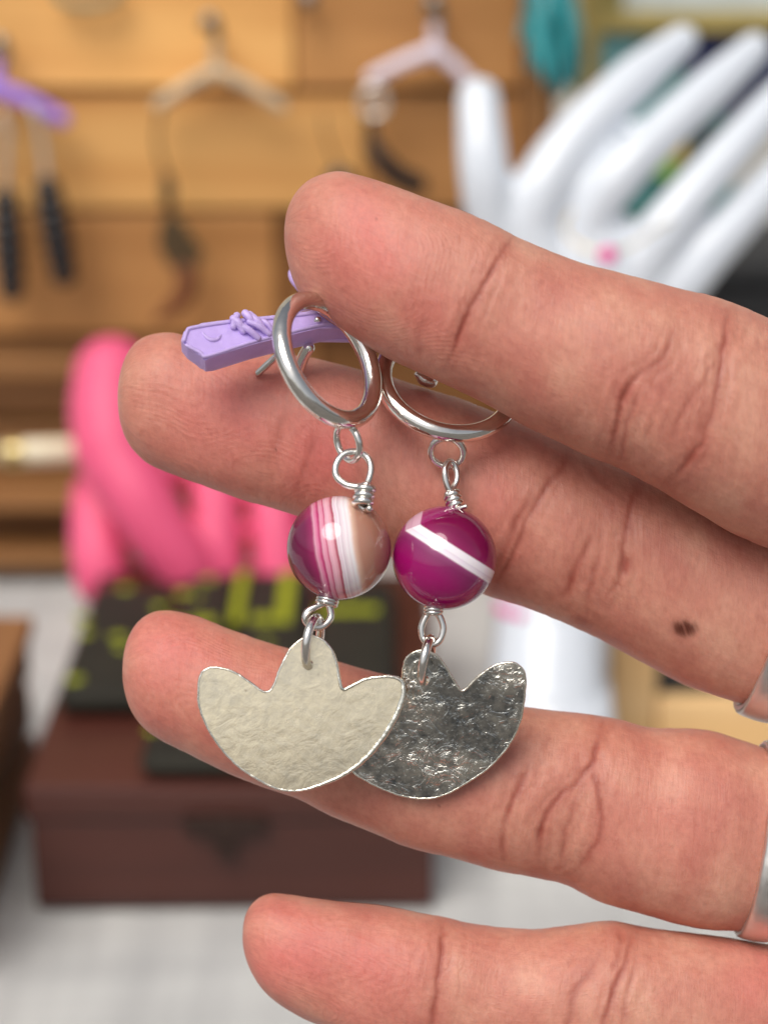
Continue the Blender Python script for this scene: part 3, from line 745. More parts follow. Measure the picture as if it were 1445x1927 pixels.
def pendant(outline, z0, yaw, tilt, th, hole, mat, parent, dome, seed, relief=1.0):
    """hammered sheet cut to a tulip outline: own plane, thickness, gentle doming and a drilled hole"""
    o = catmull(outline, 150, True)
    c = o.mean(0)
    rng = np.random.RandomState(seed)
    # plane depth: z = z0 + yaw*(x-cx) + tilt*(y-cy)   (mm per px)
    zf = lambda x, y: z0 + yaw * (x - c[0]) + tilt * (y - c[1])
    # fill with a triangulated grid clipped to the outline
    bm = bmesh.new()
    hx, hy, hr = hole
    ring = [(hx + hr * math.cos(a), hy + hr * math.sin(a)) for a in np.linspace(0, 2 * math.pi, 20, endpoint=False)]
    import mathutils
    pts = [Vector((float(a), float(b_))) for a, b_ in o] + [Vector(p) for p in ring]
    n0, n1 = len(o), len(ring)
    edges = [(i, (i + 1) % n0) for i in range(n0)] + [(n0 + i, n0 + (i + 1) % n1) for i in range(n1)]
    step = 5.0
    x0, y0 = o.min(0); x1, y1 = o.max(0)
    for X in np.arange(x0 + 2, x1, step):
        for Y in np.arange(y0 + 2, y1, step):
            if (X - hx) ** 2 + (Y - hy) ** 2 < (hr + 2.5) ** 2: continue
            d = np.hypot(o[:, 0] - X, o[:, 1] - Y).min()
            if d < 3: continue
            pts.append(Vector((X + rng.uniform(-1, 1), Y + rng.uniform(-1, 1))))
    res = mathutils.geometry.delaunay_2d_cdt(pts, edges, [], 0, 0.01)
    vs, fs = res[0], res[2]
    from mathutils.geometry import intersect_point_line
    def inside(p):
        x, y = p; k = False; n = len(o); j = n - 1
        for i in range(n):
            if (o[i, 1] > y) != (o[j, 1] > y) and x < (o[j, 0] - o[i, 0]) * (y - o[i, 1]) / (o[j, 1] - o[i, 1]) + o[i, 0]: k = not k
            j = i
        return k and (x - hx) ** 2 + (y - hy) ** 2 > (hr * 0.95) ** 2
    X = np.array([v.x for v in vs]); Y = np.array([v.y for v in vs])
    edge = np.array([np.hypot(o[:, 0] - a, o[:, 1] - b_).min() for a, b_ in zip(X, Y)])
    rim = np.clip(edge / 7.0, 0, 1)
    rim = rim * 0 + 1; dm = dome * (1 - ((X - c[0]) / 200) ** 2 - ((Y - c[1]) / 150) ** 2)
    ham = relief * (0.030 * noise2(X, Y, 16, 14, seed) + 0.018 * noise2(X, Y, 7, 9, seed + 1))
    Z = zf(X, Y) - dm - ham * rim + 0.08 * (1 - rim) ** 2
    fr = [bm.verts.new(P(a, b_, q)) for a, b_, q in zip(X, Y, Z)]
    bk = [bm.verts.new(P(a + yaw * th * 0 + (5.5 if yaw > 0 else 0) * th, b_ + 2.0 * th, q + th * 1.0)) for a, b_, q in zip(X, Y, Z - 0.08 * (1 - rim) ** 2)]
    for f in fs:
        ctr = (sum(X[i] for i in f) / len(f), sum(Y[i] for i in f) / len(f))
        if inside(ctr):
            bm.faces.new([fr[i] for i in f]); bm.faces.new([bk[i] for i in f][::-1])
    bm.edges.ensure_lookup_table()
    be = [e for e in bm.edges if len(e.link_faces) == 1]
    idx = {v: i for i, v in enumerate(fr)}
    for e in be:
        a, b_ = e.verts
        if a in idx and b_ in idx: bm.faces.new((a, b_, bk[idx[b_]], bk[idx[a]]))
    for v in [v for v in bm.verts if not v.link_faces]: bm.verts.remove(v)
    me = bpy.data.meshes.new('pendant')
    bmesh.ops.recalc_face_normals(bm, faces=bm.faces); bm.to_mesh(me); bm.free()
    ob = link('pendant', me, mat, parent, True)
    me.set_sharp_from_angle(angle=R(50))
    oo = catmull(outline, 220, True); oo = oo + 0.5 * rng.uniform(-1, 1, oo.shape)
    zz = zf(oo[:, 0], oo[:, 1]) - dome * (1 - ((oo[:, 0] - c[0]) / 200) ** 2 - ((oo[:, 1] - c[1]) / 150) ** 2) + 0.10
    pth = np.array([P(a, b_, q) for (a, b_), q in zip(oo, zz)])
    right = np.clip((oo[:, 0] - c[0]) / 170, 0, 1) * np.clip((oo[:, 1] - y0 - 60) / 60, 0, 1) if dome > .22 else 0 * zz
    tube('rim', pth, (0.13 + 0.20 * right) * 0.001, M_RIM, parent, 10, closed=True)  # bright tube added along the outline as its edge highlight
    return ob
zoom3 = lambda pts: [(340 + a / 2.125, 1120 + b_ / 2.125) for a, b_ in pts]
OUT1 = zoom3([(73, 370), (80, 320), (110, 293), (160, 291), (220, 312), (280, 352), (325, 383), (342, 387), (358, 383), (375, 355), (400, 290), (440, 215), (490, 174), (540, 167), (590, 200), (617, 255), (630, 320), (640, 365), (652, 379), (675, 368), (730, 340), (790, 327), (850, 328), (883, 345), (890, 390), (880, 430), (850, 500), (800, 580), (740, 650), (660, 712), (580, 750), (480, 780), (400, 776), (330, 747), (240, 690), (170, 620), (110, 530), (76, 440)])
OUT2 = zoom3([(885, 330), (890, 290), (905, 250), (940, 226), (985, 225), (1030, 250), (1060, 290), (1090, 340), (1110, 372), (1125, 382), (1142, 374), (1170, 345), (1210, 310), (1260, 280), (1320, 270), (1360, 290), (1376, 335), (1370, 430), (1355, 510), (1310, 600), (1240, 680), (1150, 745), (1060, 795), (980, 813), (880, 800), (800, 770), (740, 740), (697, 712), (650, 650), (622, 590), (615, 520), (630, 470), (670, 455), (720, 475), (770, 500), (815, 500), (850, 440), (872, 380)])

M_RIM = silver('edge_highlight_silver', (0.95, 0.92, 0.80), 0.22, 0.2, 900)  # brighter silver that paints the highlight along the pendant edges
def earring_one():
    e = thing('earring', P(645, 860, 195), 'silver hoop earring with half-clear pink banded bead and cream-toned tulip pendant in front', 'earring', 'pair of drop earrings held in the hand')
    # open hoop with a cut at its lower right
    tube('hoop', loop3(616, 678, 192.5, 122, 71, 61.0, 120, -1), 0.93 * MM, M_SILVER, e, 28, closed=True)
    tube('post', [P(598, 602, 198.6), P(556, 640, 200.2), P(519, 672, 201.2), P(486, 702, 202.3)], 0.36 * MM, M_WIRE, e, 12, n=24, round_ends=True)
    tube('clutch', [P(581, 655, 200.2), P(573, 668, 200.8), P(566, 684, 201.4), P(560, 700, 202)], 0.62 * MM, M_WIRE, e, 12, n=16, round_ends=True)
    tube('jump_ring', loop3(655, 832, 193.4, 35, 20, 72, 60, 1), 0.36 * MM, M_WIRE, e, 12, closed=True)
    tube('wire_loop', [P(680, 928, 193), P(693, 905, 192.8), P(698, 880, 193), P(690, 860, 193.4), P(668, 850, 193.4), P(645, 856, 193.2), P(632, 876, 193), P(634, 897, 192.8), P(650, 911, 192.6), P(672, 916, 192.4), P(690, 912, 192.2)], 0.35 * MM, M_WIRE, e, 12, n=90, round_ends=True)
    coil(P(688, 919, 192.6), P(681, 955, 192.0), 0.72 * MM, 3.0, 0.37 * MM, M_WIRE, e)
    bead(638, 1031, 195.2, 98, agate_one(), e)
    coil(P(617, 1128, 194.6), P(614, 1137, 194.5), 0.80 * MM, 1.6, 0.33 * MM, M_WIRE, e)
    tube('wire_loop', [P(612, 1134, 194.5), P(594, 1142, 194.2), P(578, 1152, 194), P(575, 1168, 194), P(590, 1180, 194.3), P(608, 1178, 194.6), P(622, 1163, 194.9), P(621, 1145, 195), P(616, 1134, 195)], 0.34 * MM, M_WIRE, e, 12, n=70, round_ends=True)
    tube('jump_ring', loop3(589, 1208, 193.6, 46, 12, 99, 60, -1), 0.44 * MM, M_WIRE, e, 12, closed=True)
    pendant(OUT1, 193.6, 0.0012, 0.0015, 0.75, (579, 1250, 10.5), hammered('hammered_silver_cream', (0.93, 0.82, 0.60), (0.62, 0.57, 0.46), 0.085, 0.17, 0.78), e, 0.25, 3, 0.35)
def earring_two():
    e = thing('earring', P(845, 860, 198), 'silver hoop earring with magenta white-veined bead and darkly reflecting crinkled tulip pendant behind', 'earring', 'pair of drop earrings held in the hand')
    tube('hoop', loop3(842, 722, 200.0, 124, 90, 18.0, 120, -1), 0.88 * MM, M_SILVER, e, 28, closed=True)
    tube('post', [P(800, 655, 203), P(805, 690, 205), P(800, 712, 206.5)], 0.36 * MM, M_WIRE, e, 12, n=16, round_ends=True)
    tube('clutch', [P(786, 705, 204.8), P(797, 713, 205.2), P(812, 718, 205.6), P(818, 710, 206)], [0.35 * MM, 0.7 * MM, 0.7 * MM, 0.3 * MM], M_WIRE, e, 10, n=20, round_ends=True)
    tube('jump_ring', loop3(841, 851, 197.6, 31, 27, 10, 60, 1), 0.36 * MM, M_WIRE, e, 12, closed=True)
    tube('wire_loop', [P(857, 938, 196.8), P(843, 918, 196.6), P(837, 893, 196.6), P(839, 875, 197), P(848, 869, 197.4), P(857, 880, 197.6), P(860, 900, 197.4), P(853, 918, 197), P(842, 930, 196.4)], 0.35 * MM, M_WIRE, e, 12, n=70, round_ends=True)
    coil(P(850, 930, 196.8), P(858, 955, 196.4), 0.62 * MM, 2.6, 0.34 * MM, M_WIRE, e)
    tube('wire_tail', [P(852, 957, 196), P(864, 956, 195.6), P(876, 953, 195.4)], 0.22 * MM, M_WIRE, e, 10, n=10, round_ends=True)
    bead(836, 1050, 196.2, 98, agate_two(), e)
    coil(P(816, 1138, 196), P(815, 1153, 196), 0.68 * MM, 2.4, 0.33 * MM, M_WIRE, e)
    tube('wire_loop', [P(818, 1150, 196), P(828, 1162, 196), P(834, 1183, 196), P(828, 1204, 196), P(813, 1213, 196), P(797, 1204, 196), P(793, 1183, 196), P(800, 1163, 196), P(810, 1150, 196)], 0.34 * MM, M_WIRE, e, 12, n=70, round_ends=True)
    tube('jump_ring', loop3(803, 1243, 196.0, 42, 6, 101, 60, -1), 0.46 * MM, M_WIRE, e, 12, closed=True)
    pendant(OUT2, 196.6, -0.0015, 0.0155, 0.7, (797, 1280, 11), hammered('hammered_silver_dark_reflection', (0.92, 0.89, 0.79), (0.19, 0.205, 0.215), 0.72, 0.10), e, 0.2, 9, 0.8)  # dark reflection and its bright flecks are put into the metal colour
earring_one(); earring_two()
# ---BACKGROUND---
# ------------------------------------------------------------ lilac mini hanger held with the earrings
M_LILAC = simple('lilac_plastic', (0.56, 0.42, 0.84), 0.42, var=0.06, scale=500, bmp=0.12, bscale=900, sss=0.25)
def lilac_hanger():
    h = thing('earring_hanger', P(600, 640, 196), 'lilac plastic miniature hanger behind the front hoop, pinched under the index finger', 'hanger')
    # face towards the viewer leans back: front rim polygon and the underside as depth
    zf = lambda x, y: 193.0 + (x - 340) * 0.018 - (y - 640) * 0.026
    face = [(341, 638), (346, 622), (357, 613), (380, 608), (433, 601), (518, 593), (600, 583), (660, 574), (690, 596), (716, 622), (712, 640), (696, 632), (684, 624), (655, 614), (600, 618), (520, 637), (470, 650), (400, 672), (386, 676), (376, 668), (352, 652)]
    bm = bmesh.new()
    fr = [bm.verts.new(P(x, y, zf(x, y))) for x, y in face]
    bk = [bm.verts.new(P(x + 1.5, y + 26, zf(x, y) + 2.6)) for x, y in face]
    f = bm.faces.new(fr); g = bm.faces.new(bk[::-1]); n = len(fr)
    for i in range(n): bm.faces.new((fr[i], bk[i], bk[(i + 1) % n], fr[(i + 1) % n]))
    bmesh.ops.bevel(bm, geom=list(f.edges) + list(g.edges), offset=0.00028, segments=3, affect='EDGES')
    bmesh.ops.recalc_face_normals(bm, faces=bm.faces)
    bm_obj('bar', bm, M_LILAC, h)
    # raised rim round the face
    rim = [(347, 640), (352, 624), (362, 617), (433, 606), (518, 598), (600, 588), (656, 580), (686, 596)]
    tube('rim', [P(x, y, zf(x, y) - 0.02) for x, y in rim], 0.20 * MM, M_LILAC, h, 8, n=60, round_ends=True)
    rim = [(352, 650), (378, 664), (390, 670), (470, 645), (520, 632), (600, 613), (655, 609), (686, 618)]
    tube('rim', [P(x, y, zf(x, y) - 0.02) for x, y in rim], 0.20 * MM, M_LILAC, h, 8, n=60, round_ends=True)
    # dimple and moulded bow
    tube('dimple', [P(x, y, zf(x, y) + 0.02) for x, y in ((382, 626), (388, 634), (398, 640), (410, 638), (416, 630))], [.10 * MM, .22 * MM, .25 * MM, .22 * MM, .10 * MM], M_LILAC, h, 8, n=30, round_ends=True)
    for q, (a, b_, r) in enumerate((((440, 600), (458, 622), 10), ((446, 594), (440, 614), 9), ((462, 590), (478, 612), 10), ((470, 592), (498, 622), 9), ((470, 606), (506, 628), 8), ((452, 612), (486, 636), 8), ((496, 604), (512, 622), 6))):
        z0 = zf(*a) - 0.55; z1 = zf(*b_) - 0.25
        tube('moulded_fold', [P(*a, z0), P((a[0] + b_[0]) / 2, (a[1] + b_[1]) / 2 - 3, (z0 + z1) / 2 - .15), P(*b_, z1)], r / FPX * 195 * MM * .8, M_LILAC, h, 8, n=12, round_ends=True)
    tube('hook', [P(664, 590, 203), P(640, 540, 208), P(590, 500, 209), P(557, 508, 208.5), P(553, 522, 208), P(566, 540, 208)], 0.55 * MM, M_LILAC, h, 12, n=50, round_ends=True)
lilac_hanger()

# ------------------------------------------------------------ wooden display board at the back
YB = 0.556                                       # front face of the planks
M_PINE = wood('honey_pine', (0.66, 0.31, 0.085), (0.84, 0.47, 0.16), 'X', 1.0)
M_PINE2 = wood('brown_shaded_pine', (0.22, 0.098, 0.032), (0.34, 0.165, 0.055), 'X', 1.0)  # brown stile and rails, also lower planks with shadow put into the colour
M_PINE3 = wood('shaded_pine', (0.42, 0.195, 0.060), (0.56, 0.28, 0.095), 'X', 1.0)  # honey pine with shade put into its colour
M_PINE4 = wood('deep_shaded_pine', (0.15, 0.062, 0.014), (0.24, 0.105, 0.028), 'X', 1.0)  # same pine again, with deeper shade put into its colour
def board():
    bd = thing('display_board', (-0.09, YB, T), 'tall honey-brown planked wooden board that the earring hangers hang on', 'display board')
    def zat(px, py): return on_wall(px, py, YB)[2]
    xl = on_wall(-140, 500, YB)[0]; xr = on_wall(978, 200, YB)[0]
    ys = [-260, -40, 172, 402, 640, 800, 940, 1100]
    zs = [zat(400, y) for y in ys]; zs[-1] = T + 0.002
    for i in range(len(ys) - 1):
        hi, lo = zs[i] - 0.0008, zs[i + 1] + 0.0008
        m = M_PINE if i < 3 else M_PINE3 if i == 3 else M_PINE2  # lower rows take darker copies, shadow painted as plank colour
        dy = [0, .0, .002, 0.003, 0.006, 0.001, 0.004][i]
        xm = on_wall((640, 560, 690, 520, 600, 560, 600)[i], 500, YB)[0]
        mr = (M_PINE3, M_PINE3, M_PINE3, M_PINE4, M_PINE4, M_PINE2, M_PINE2)[i]  # right-hand segments darker: the light falling off is painted as plank colour
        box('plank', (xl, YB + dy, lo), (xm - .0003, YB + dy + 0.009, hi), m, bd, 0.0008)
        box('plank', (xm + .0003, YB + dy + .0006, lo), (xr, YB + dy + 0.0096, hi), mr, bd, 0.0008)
    box('back_panel', (xl, YB + 0.016, T), (xr, YB + 0.02, zs[0]), M_PINE2, bd, 0)
    box('stile', (xr + 0.0005, YB - 0.004, T + 0.001), (xr + 0.0095, YB + 0.02, zs[0]), M_PINE2, bd)
    # narrow rails low down on the left
    for y0, y1, d in ((668, 700, .006), (905, 935, .012), (1010, 1040, .014)):
        a, c = zat(60, y1), zat(60, y0)
        box('rail', (xl, YB - d, a), (on_wall(150, 700, YB)[0], YB - 0.0005, c), M_PINE2, bd, 0.0008)
board()

M_STEEL = simple('dull_steel_hook', (0.25, 0.24, 0.22), 0.4, 1.0)
M_TAN = simple('beige_plastic', (0.62, 0.50, 0.34), 0.5)
M_PALE = simple('pale_lilac_plastic', (0.78, 0.70, 0.80), 0.4)
M_LIL2 = simple('lilac_plastic_far', (0.40, 0.24, 0.80), 0.4)
M_JET = simple('jet_bead', (0.012, 0.011, 0.012), 0.25)
M_BRONZE = simple('dark_bronze', (0.11, 0.075, 0.035), 0.45, 0.3)
M_SLV2 = simple('soft_silver', (0.85, 0.80, 0.72), 0.3, 0.8)
def wallp(px, py, d=0.008): return on_wall(px, py, YB - d)
HG = 'miniature hangers hung on the wooden board'
def hanger(ax, ay, arms, mat, r, hook, label):
    h = thing('earring_hanger', wallp(ax, ay), label, 'hanger', HG)
    for (ex, ey) in arms:
        tube('arm', [wallp(ax, ay), wallp((ax + ex) / 2, (ay + ey) / 2 - 4), wallp(ex, ey)], [r * 1.15, r, r], mat, h, 14, n=24, round_ends=True)
    hx, hy = hook
    tube('neck', [wallp(ax, ay), wallp(ax + (hx - ax) * .3, ay + (hy - ay) * .5)], r * 0.8, mat, h, 12, n=6, round_ends=True)
    tube('hook', [wallp(ax + (hx - ax) * .3, ay + (hy - ay) * .4), wallp(hx + 10, hy + 34), wallp(hx + 8, hy + 6), wallp(hx - 6, hy), wallp(hx - 14, hy + 14)], 0.0011, M_STEEL, h, 10, n=30, round_ends=True)
    return h
hanger(-6, 165, ((118, 224), (-130, 215)), M_LIL2, 0.0022, (2, 78), 'lilac hanger cut by the left edge, holding long black beaded earrings')
hanger(408, 132, ((300, 196), (530, 200)), M_TAN, 0.0017, (398, 34), 'thin beige hanger in the middle of the board with a brown dangling earring')
hanger(818, 95, ((700, 146), (880, 150)), M_PALE, 0.0019, (818, 8), 'pale lilac hanger beside the tip of the white ceramic thumb')
def nail(px, py, label):
    n = thing('nail_hook', on_wall(px, py, YB), label, 'hook', 'steel nails in the wooden board')
    tube('shank', [on_wall(px, py, YB + .002), on_wall(px, py, YB - 0.011)], 0.0013, M_STEEL, n, 10, n=4, round_ends=True)
    revolve('head', on_wall(px, py, YB - 0.011), (0, -1, 0), [(0, 0), (0, .0024), (.0008, .0024), (.001, 0)], M_STEEL, n, 16)
nail(0, 82, 'steel nail carrying the lilac hanger at the left edge')
nail(396, 40, 'steel nail carrying the thin beige hanger')
nail(816, 6, 'steel nail carrying the pale lilac hanger at the top edge')
nail(580, -4, 'steel nail cut by the top edge between beige and pale hangers')
# earrings on them
def bead_strand(x0, y0, x1, y1, label, lx, ly):
    e = thing('dangling_earring', wallp(lx, ly, .010), label, 'earring', 'black beaded earrings on the lilac hanger')
    tube('ear_wire', [wallp(lx, ly, .012), wallp(lx + 12, ly + 28, .012), wallp((lx + x0) / 2 + 6, (ly + y0) / 2, .011), wallp(x0, y0 - 8, .011)], 0.0011, M_SLV2, e, 10, n=24, round_ends=True)
    n = 7
    for k in range(n):
        t = (k + .5) / n; c = wallp(x0 + (x1 - x0) * t, y0 + (y1 - y0) * t, .011)
        r = 0.0033 + 0.0010 * math.sin(t * 3.1)
        revolve('bead', c - np.array([0, 0, r]), (0, 0, 1), [(0, 0), (.3 * r, .75 * r), (r, r * 1.1), (1.7 * r, .75 * r), (2 * r, 0)], M_JET, e, 14)
bead_strand(10, 360, 24, 560, 'black beaded earring at the left edge, first on the lilac hanger', 2, 215)
bead_strand(88, 340, 124, 530, 'black beaded earring right of the first one on the lilac hanger', 62, 205)
def drop(pts, r, mat, label, grp=None):
    e = thing('dangling_earring', wallp(*pts[0]), label, 'earring', grp)
    tube('ear_wire', [wallp(*pts[0], .011), wallp(pts[0][0] - 6, (pts[0][1] + pts[1][1]) / 2, .011), wallp(*pts[1], .011)], 0.0006, M_BRONZE, e, 8, n=12)
    return e
e = drop([(302, 205), (312, 330)], .001, M_BRONZE, 'brown bronze earring with a broad leaf drop hanging from the beige hanger')
tube('bead', [wallp(314, 335, .011), wallp(318, 385, .011)], [.0015, .0022, .0015], M_BRONZE, e, 12, n=12, round_ends=True)
bm = bmesh.new()
prism('leaf_drop', [wallp(x, y, .012) for x, y in ((318, 392), (300, 430), (298, 465), (318, 500), (345, 520), (368, 500), (385, 478), (365, 455), (345, 420))], (0, -1, 0), .0015, M_BRONZE, e, 0.0003)
tube('tail', [wallp(352, 512, .011), wallp(352, 545, .012), wallp(330, 575, .012), wallp(300, 598, .012)], [.003, .0028, .0024, .0012], simple('russet_feather', (0.16, 0.05, 0.015), .7), e, 12, n=24, round_ends=True)
e = thing('dangling_earring', wallp(705, 160), 'silver ring earring with a curved dark drop on the pale lilac hanger', 'earring')
tube('ring', [wallp(703 + 22 * math.cos(a), 192 + 27 * math.sin(a), .011) for a in np.linspace(0, 2 * math.pi, 40, endpoint=False)], 0.0011, M_SLV2, e, 10, closed=True)
tube('horn_drop', [wallp(698, 225, .011), wallp(700, 262, .011), wallp(716, 298, .012), wallp(745, 328, .012), wallp(785, 348, .012)], [.0007, .0018, .0028, .003, .0028], M_JET, e, 14, n=30, round_ends=True)
e = thing('dangling_earring', wallp(640, 320), 'dark earring whose top shows just above the index fingertip', 'earring')
revolve('disc', wallp(640, 342, .010), (0, -1, 0), [(0, 0), (0, .0042), (.0016, .0040), (.002, 0)], M_JET, e, 24)
tube('ear_wire', [wallp(640, 330, .011), wallp(612, 250, .011), wallp(608, 215, .009)], 0.0004, M_BRONZE, e, 8, n=12)
e = thing('dangling_earring', wallp(165, -20), 'greenish grey loop earring cut by the top edge of the picture', 'earring')
tube('loop', [wallp(165 + 60 * math.cos(a), -18 + 30 * math.sin(a), .006) for a in np.linspace(0, 2 * math.pi, 50, endpoint=False)], 0.0012, simple('verdigris_wire', (0.30, 0.27, 0.16), .5), e, 10, closed=True)

# ------------------------------------------------------------ white ceramic hand
M_CERAMIC = simple('white_ceramic', (0.70, 0.75, 0.82), 0.22, var=0.015, coat=0.3, sss=0.08)  # white glaze with the blue cast of the sky put into its colour
def white_hand():
    z0 = 455
    q = lambda x, y, z: P(x, y, z)
    R_ = lambda r, z=z0: r / FPX * z * 0.001
    ch = []
    def c(pts, rs): ch.append(([q(x, y, z) for x, y, z in pts], [R_(r + 0, z0) for r in rs]))
    c([(900, 186, 452), (905, 260, 450), (912, 340, 450), (935, 440, 455), (1010, 560, 462)], [42, 47, 49, 54, 70])
    c([(1283, 76, 462), (1196, 148, 458), (1100, 240, 455), (1030, 335, 453), (992, 430, 455), (1040, 560, 460)], [32, 46, 50, 55, 62, 80])
    c([(1418, 92, 462), (1334, 168, 457), (1243, 250, 454), (1167, 328, 452), (1105, 420, 455), (1110, 560, 460)], [32, 42, 44, 46, 50, 80])
    c([(1520, 130, 466), (1425, 228, 461), (1345, 316, 458), (1272, 400, 456), (1215, 480, 457), (1150, 600, 462)], [32, 38, 42, 45, 56, 70])
    c([(1590, 195, 470), (1480, 312, 466), (1400, 398, 463), (1325, 478, 461), (1260, 550, 460), (1150, 660, 464)], [30, 36, 42, 48, 56, 70])
    c([(1060, 500, 464), (1160, 530, 464), (1250, 575, 464)], [60, 66, 52])
    c([(1110, 500, 464), (1100, 700, 466), (1060, 900, 462), (1040, 1080, 455), (1030, 1250, 450), (1028, 1330, 448)], [120, 140, 115, 98, 102, 112])
    c([(1200, 560, 464), (1150, 720, 466), (1080, 900, 462)], [80, 90, 80])
    o = blob('ceramic_hand', ch, M_CERAMIC, 0.0011, None, 5)
    tag(o, 'large glossy white ceramic display hand with spread fingers, standing behind the real fingers', 'display hand')
    b0 = on_plane(1030, 1545, T); ax = np.array(P(1028, 1300, 448)) - b0
    t = thing('display_stand', b0, 'low white foot under the ceramic hand', 'stand')
    revolve('foot', (b0[0], np.array(P(1028, 1330, 448))[1], T + .002), (0, 0, 1), [(0, 0), (0, .019), (.003, .0195), (.012, .016), (.030, .0135), (.032, 0)], M_CERAMIC, t, 48)
white_hand()
M_CHAIN = simple('fine_gold_chain', (0.70, 0.60, 0.42), 0.3, 0.8)
M_PINKB = simple('hot_pink_bead', (0.80, 0.05, 0.32), 0.25)
n = thing('necklace', P(1143, 470, 436), 'fine chain with one hot pink bead draped over the white ceramic palm', 'necklace')
tube('chain', [P(x, y, z) for x, y, z in ((1075, 395, 442), (1062, 430, 440), (1090, 462, 437), (1143, 474, 436), (1190, 460, 437), (1235, 430, 439), (1262, 415, 443))], 0.0005, M_CHAIN, n, 8, n=60)
revolve('bead', P(1143, 500, 435.5), np.array(P(1143, 460, 435.5)) - np.array(P(1143, 500, 435.5)), [(0, 0), (.0006, .0014), (.0022, .0022), (.0038, .0014), (.0044, 0)], M_PINKB, n, 20)
n = thing('bracelet', P(960, 1160, 440), 'pink beaded bracelet round the wrist of the white ceramic hand', 'bracelet')
for k in range(26):
    a = 2 * math.pi * k / 26
    c_ = np.array(P(1036 + 98 * math.cos(a), 1138 + 26 * math.sin(a), 453 - 12.6 * math.sin(a)))
    revolve('bead', c_ - np.array([0, 0, .0013]), (0, 0, 1), [(0, 0), (.0005, .0010), (.0013, .0014), (.0021, .0010), (.0026, 0)], M_PINKB if k in (9, 10, 11, 12, 14) else M_CERAMIC, n, 10)

# ------------------------------------------------------------ pink hand ornament behind the box
M_PINK = simple('bubblegum_pink_glaze', (0.82, 0.105, 0.235), 0.5, var=0.04, sss=0.15)
def pink_hand():
    z0 = 520; R_ = lambda r: r / FPX * z0 * 0.001; ch = []
    def c(pts, rs): ch.append(([P(x, y, z) for x, y, z in pts], [R_(r + 5) for r in rs]))
    c([(212, 705, 522), (208, 780, 518), (222, 860, 515), (262, 935, 512), (300, 1000, 512), (345, 1062, 514), (360, 1090, 516)], [68, 72, 72, 64, 58, 54, 50])
    c([(175, 925, 525), (182, 1000, 522), (190, 1060, 520), (195, 1090, 520)], [36, 44, 50, 50])
    c([(235, 720, 528), (300, 740, 530), (340, 800, 528), (330, 880, 524)], [56, 44, 40, 34])
    c([(380, 760, 532), (400, 860, 527), (406, 960, 522), (412, 1060, 520), (412, 1095, 520)], [36, 42, 42, 44, 44])
    c([(480, 800, 532), (505, 900, 527), (518, 980, 522), (525, 1060, 520), (528, 1095, 520)], [34, 38, 40, 42, 42])
    c([(585, 860, 532), (615, 950, 527), (630, 1030, 522), (635, 1090, 520)], [30, 34, 36, 38])
    c([(220, 760, 540), (360, 820, 542), (520, 900, 542), (600, 1000, 540)], [50, 46, 44, 40])
    c([(230, 1105, 536), (400, 1110, 538), (600, 1108, 536)], [40, 42, 38])
    o = blob('pink_hand_ornament', ch, M_PINK, 0.0011, None, 4)
    tag(o, 'bubblegum pink hand-shaped ornament with curled fingers behind the dark patterned pouches', 'ornament')
pink_hand()
rr_ = thing('incense_stick_holder', P(80, 850, 516), 'cream rounded rod sticking out to the left of the pink ornament', 'rod')
tube('rod', [P(18, 852, 516), P(80, 850, 516), P(152, 848, 518)], 24 / FPX * 516 * MM, simple('cream_enamel', (0.80, 0.72, 0.52), .3), rr_, 20, n=12, round_ends=True)
tube('end_collar', [P(22, 852, 516), P(40, 852, 516)], 26 / FPX * 516 * MM, simple('brass_collar', (0.55, 0.42, 0.18), .3, .8), rr_, 20, n=4, round_ends=True)

# ------------------------------------------------------------ mahogany box
M_MAHOG = wood('mahogany', (0.052, 0.014, 0.010), (0.092, 0.026, 0.018), 'X', .8, 0.42)
M_DKBR = simple('blackened_brass', (0.02, 0.014, 0.012), 0.5, 0.5)
HB = T + 0.0302
fl, frr = on_plane(40, 1482, HB), on_plane(828, 1482, HB)
yF, yBk = fl[1], fl[1] + 0.118
bx = thing('trinket_box', ((fl[0] + frr[0]) / 2, yF, T), 'closed mahogany brown wooden box with a dark filigree clasp', 'box')
x0, x1 = fl[0], frr[0]
box('base', (x0 + .0012, yF + .0012, T + .0015), (x1 - .0012, yBk - .0012, HB - 0.0081), M_MAHOG, bx, .0008)
box('lid', (x0, yF, HB - 0.0078), (x1, yBk, HB), M_MAHOG, bx, .0012)
cx_, cz_ = (P(425, 1560, 400)[0]) * 1.02, HB - 0.0095
cl = link('clasp', bpy.data.meshes.new('clasp'), simple('brown_brass', (0.035, 0.016, 0.011), .6, .3), bx)
bm = bmesh.new()
for (dx, dz, w, h_) in ((0, 0, .0030, .0035), (-.0045, .0012, .0026, .0022), (.0045, .0012, .0026, .0022), (-.0072, .0016, .0014, .0016), (.0072, .0016, .0014, .0016), (0, -.0042, .0018, .0022)):
    c_ = [(cx_ + dx + sx * w, yF - .0016 + dy * .0014, cz_ + dz + sz * h_) for sz in (-1, 1) for sx, dy in ((-1, 0), (1, 0), (1, 1), (-1, 1))]
    hexa(bm, [Vector(p) for p in c_], .0004)
bm.to_mesh(cl.data); bm.free()

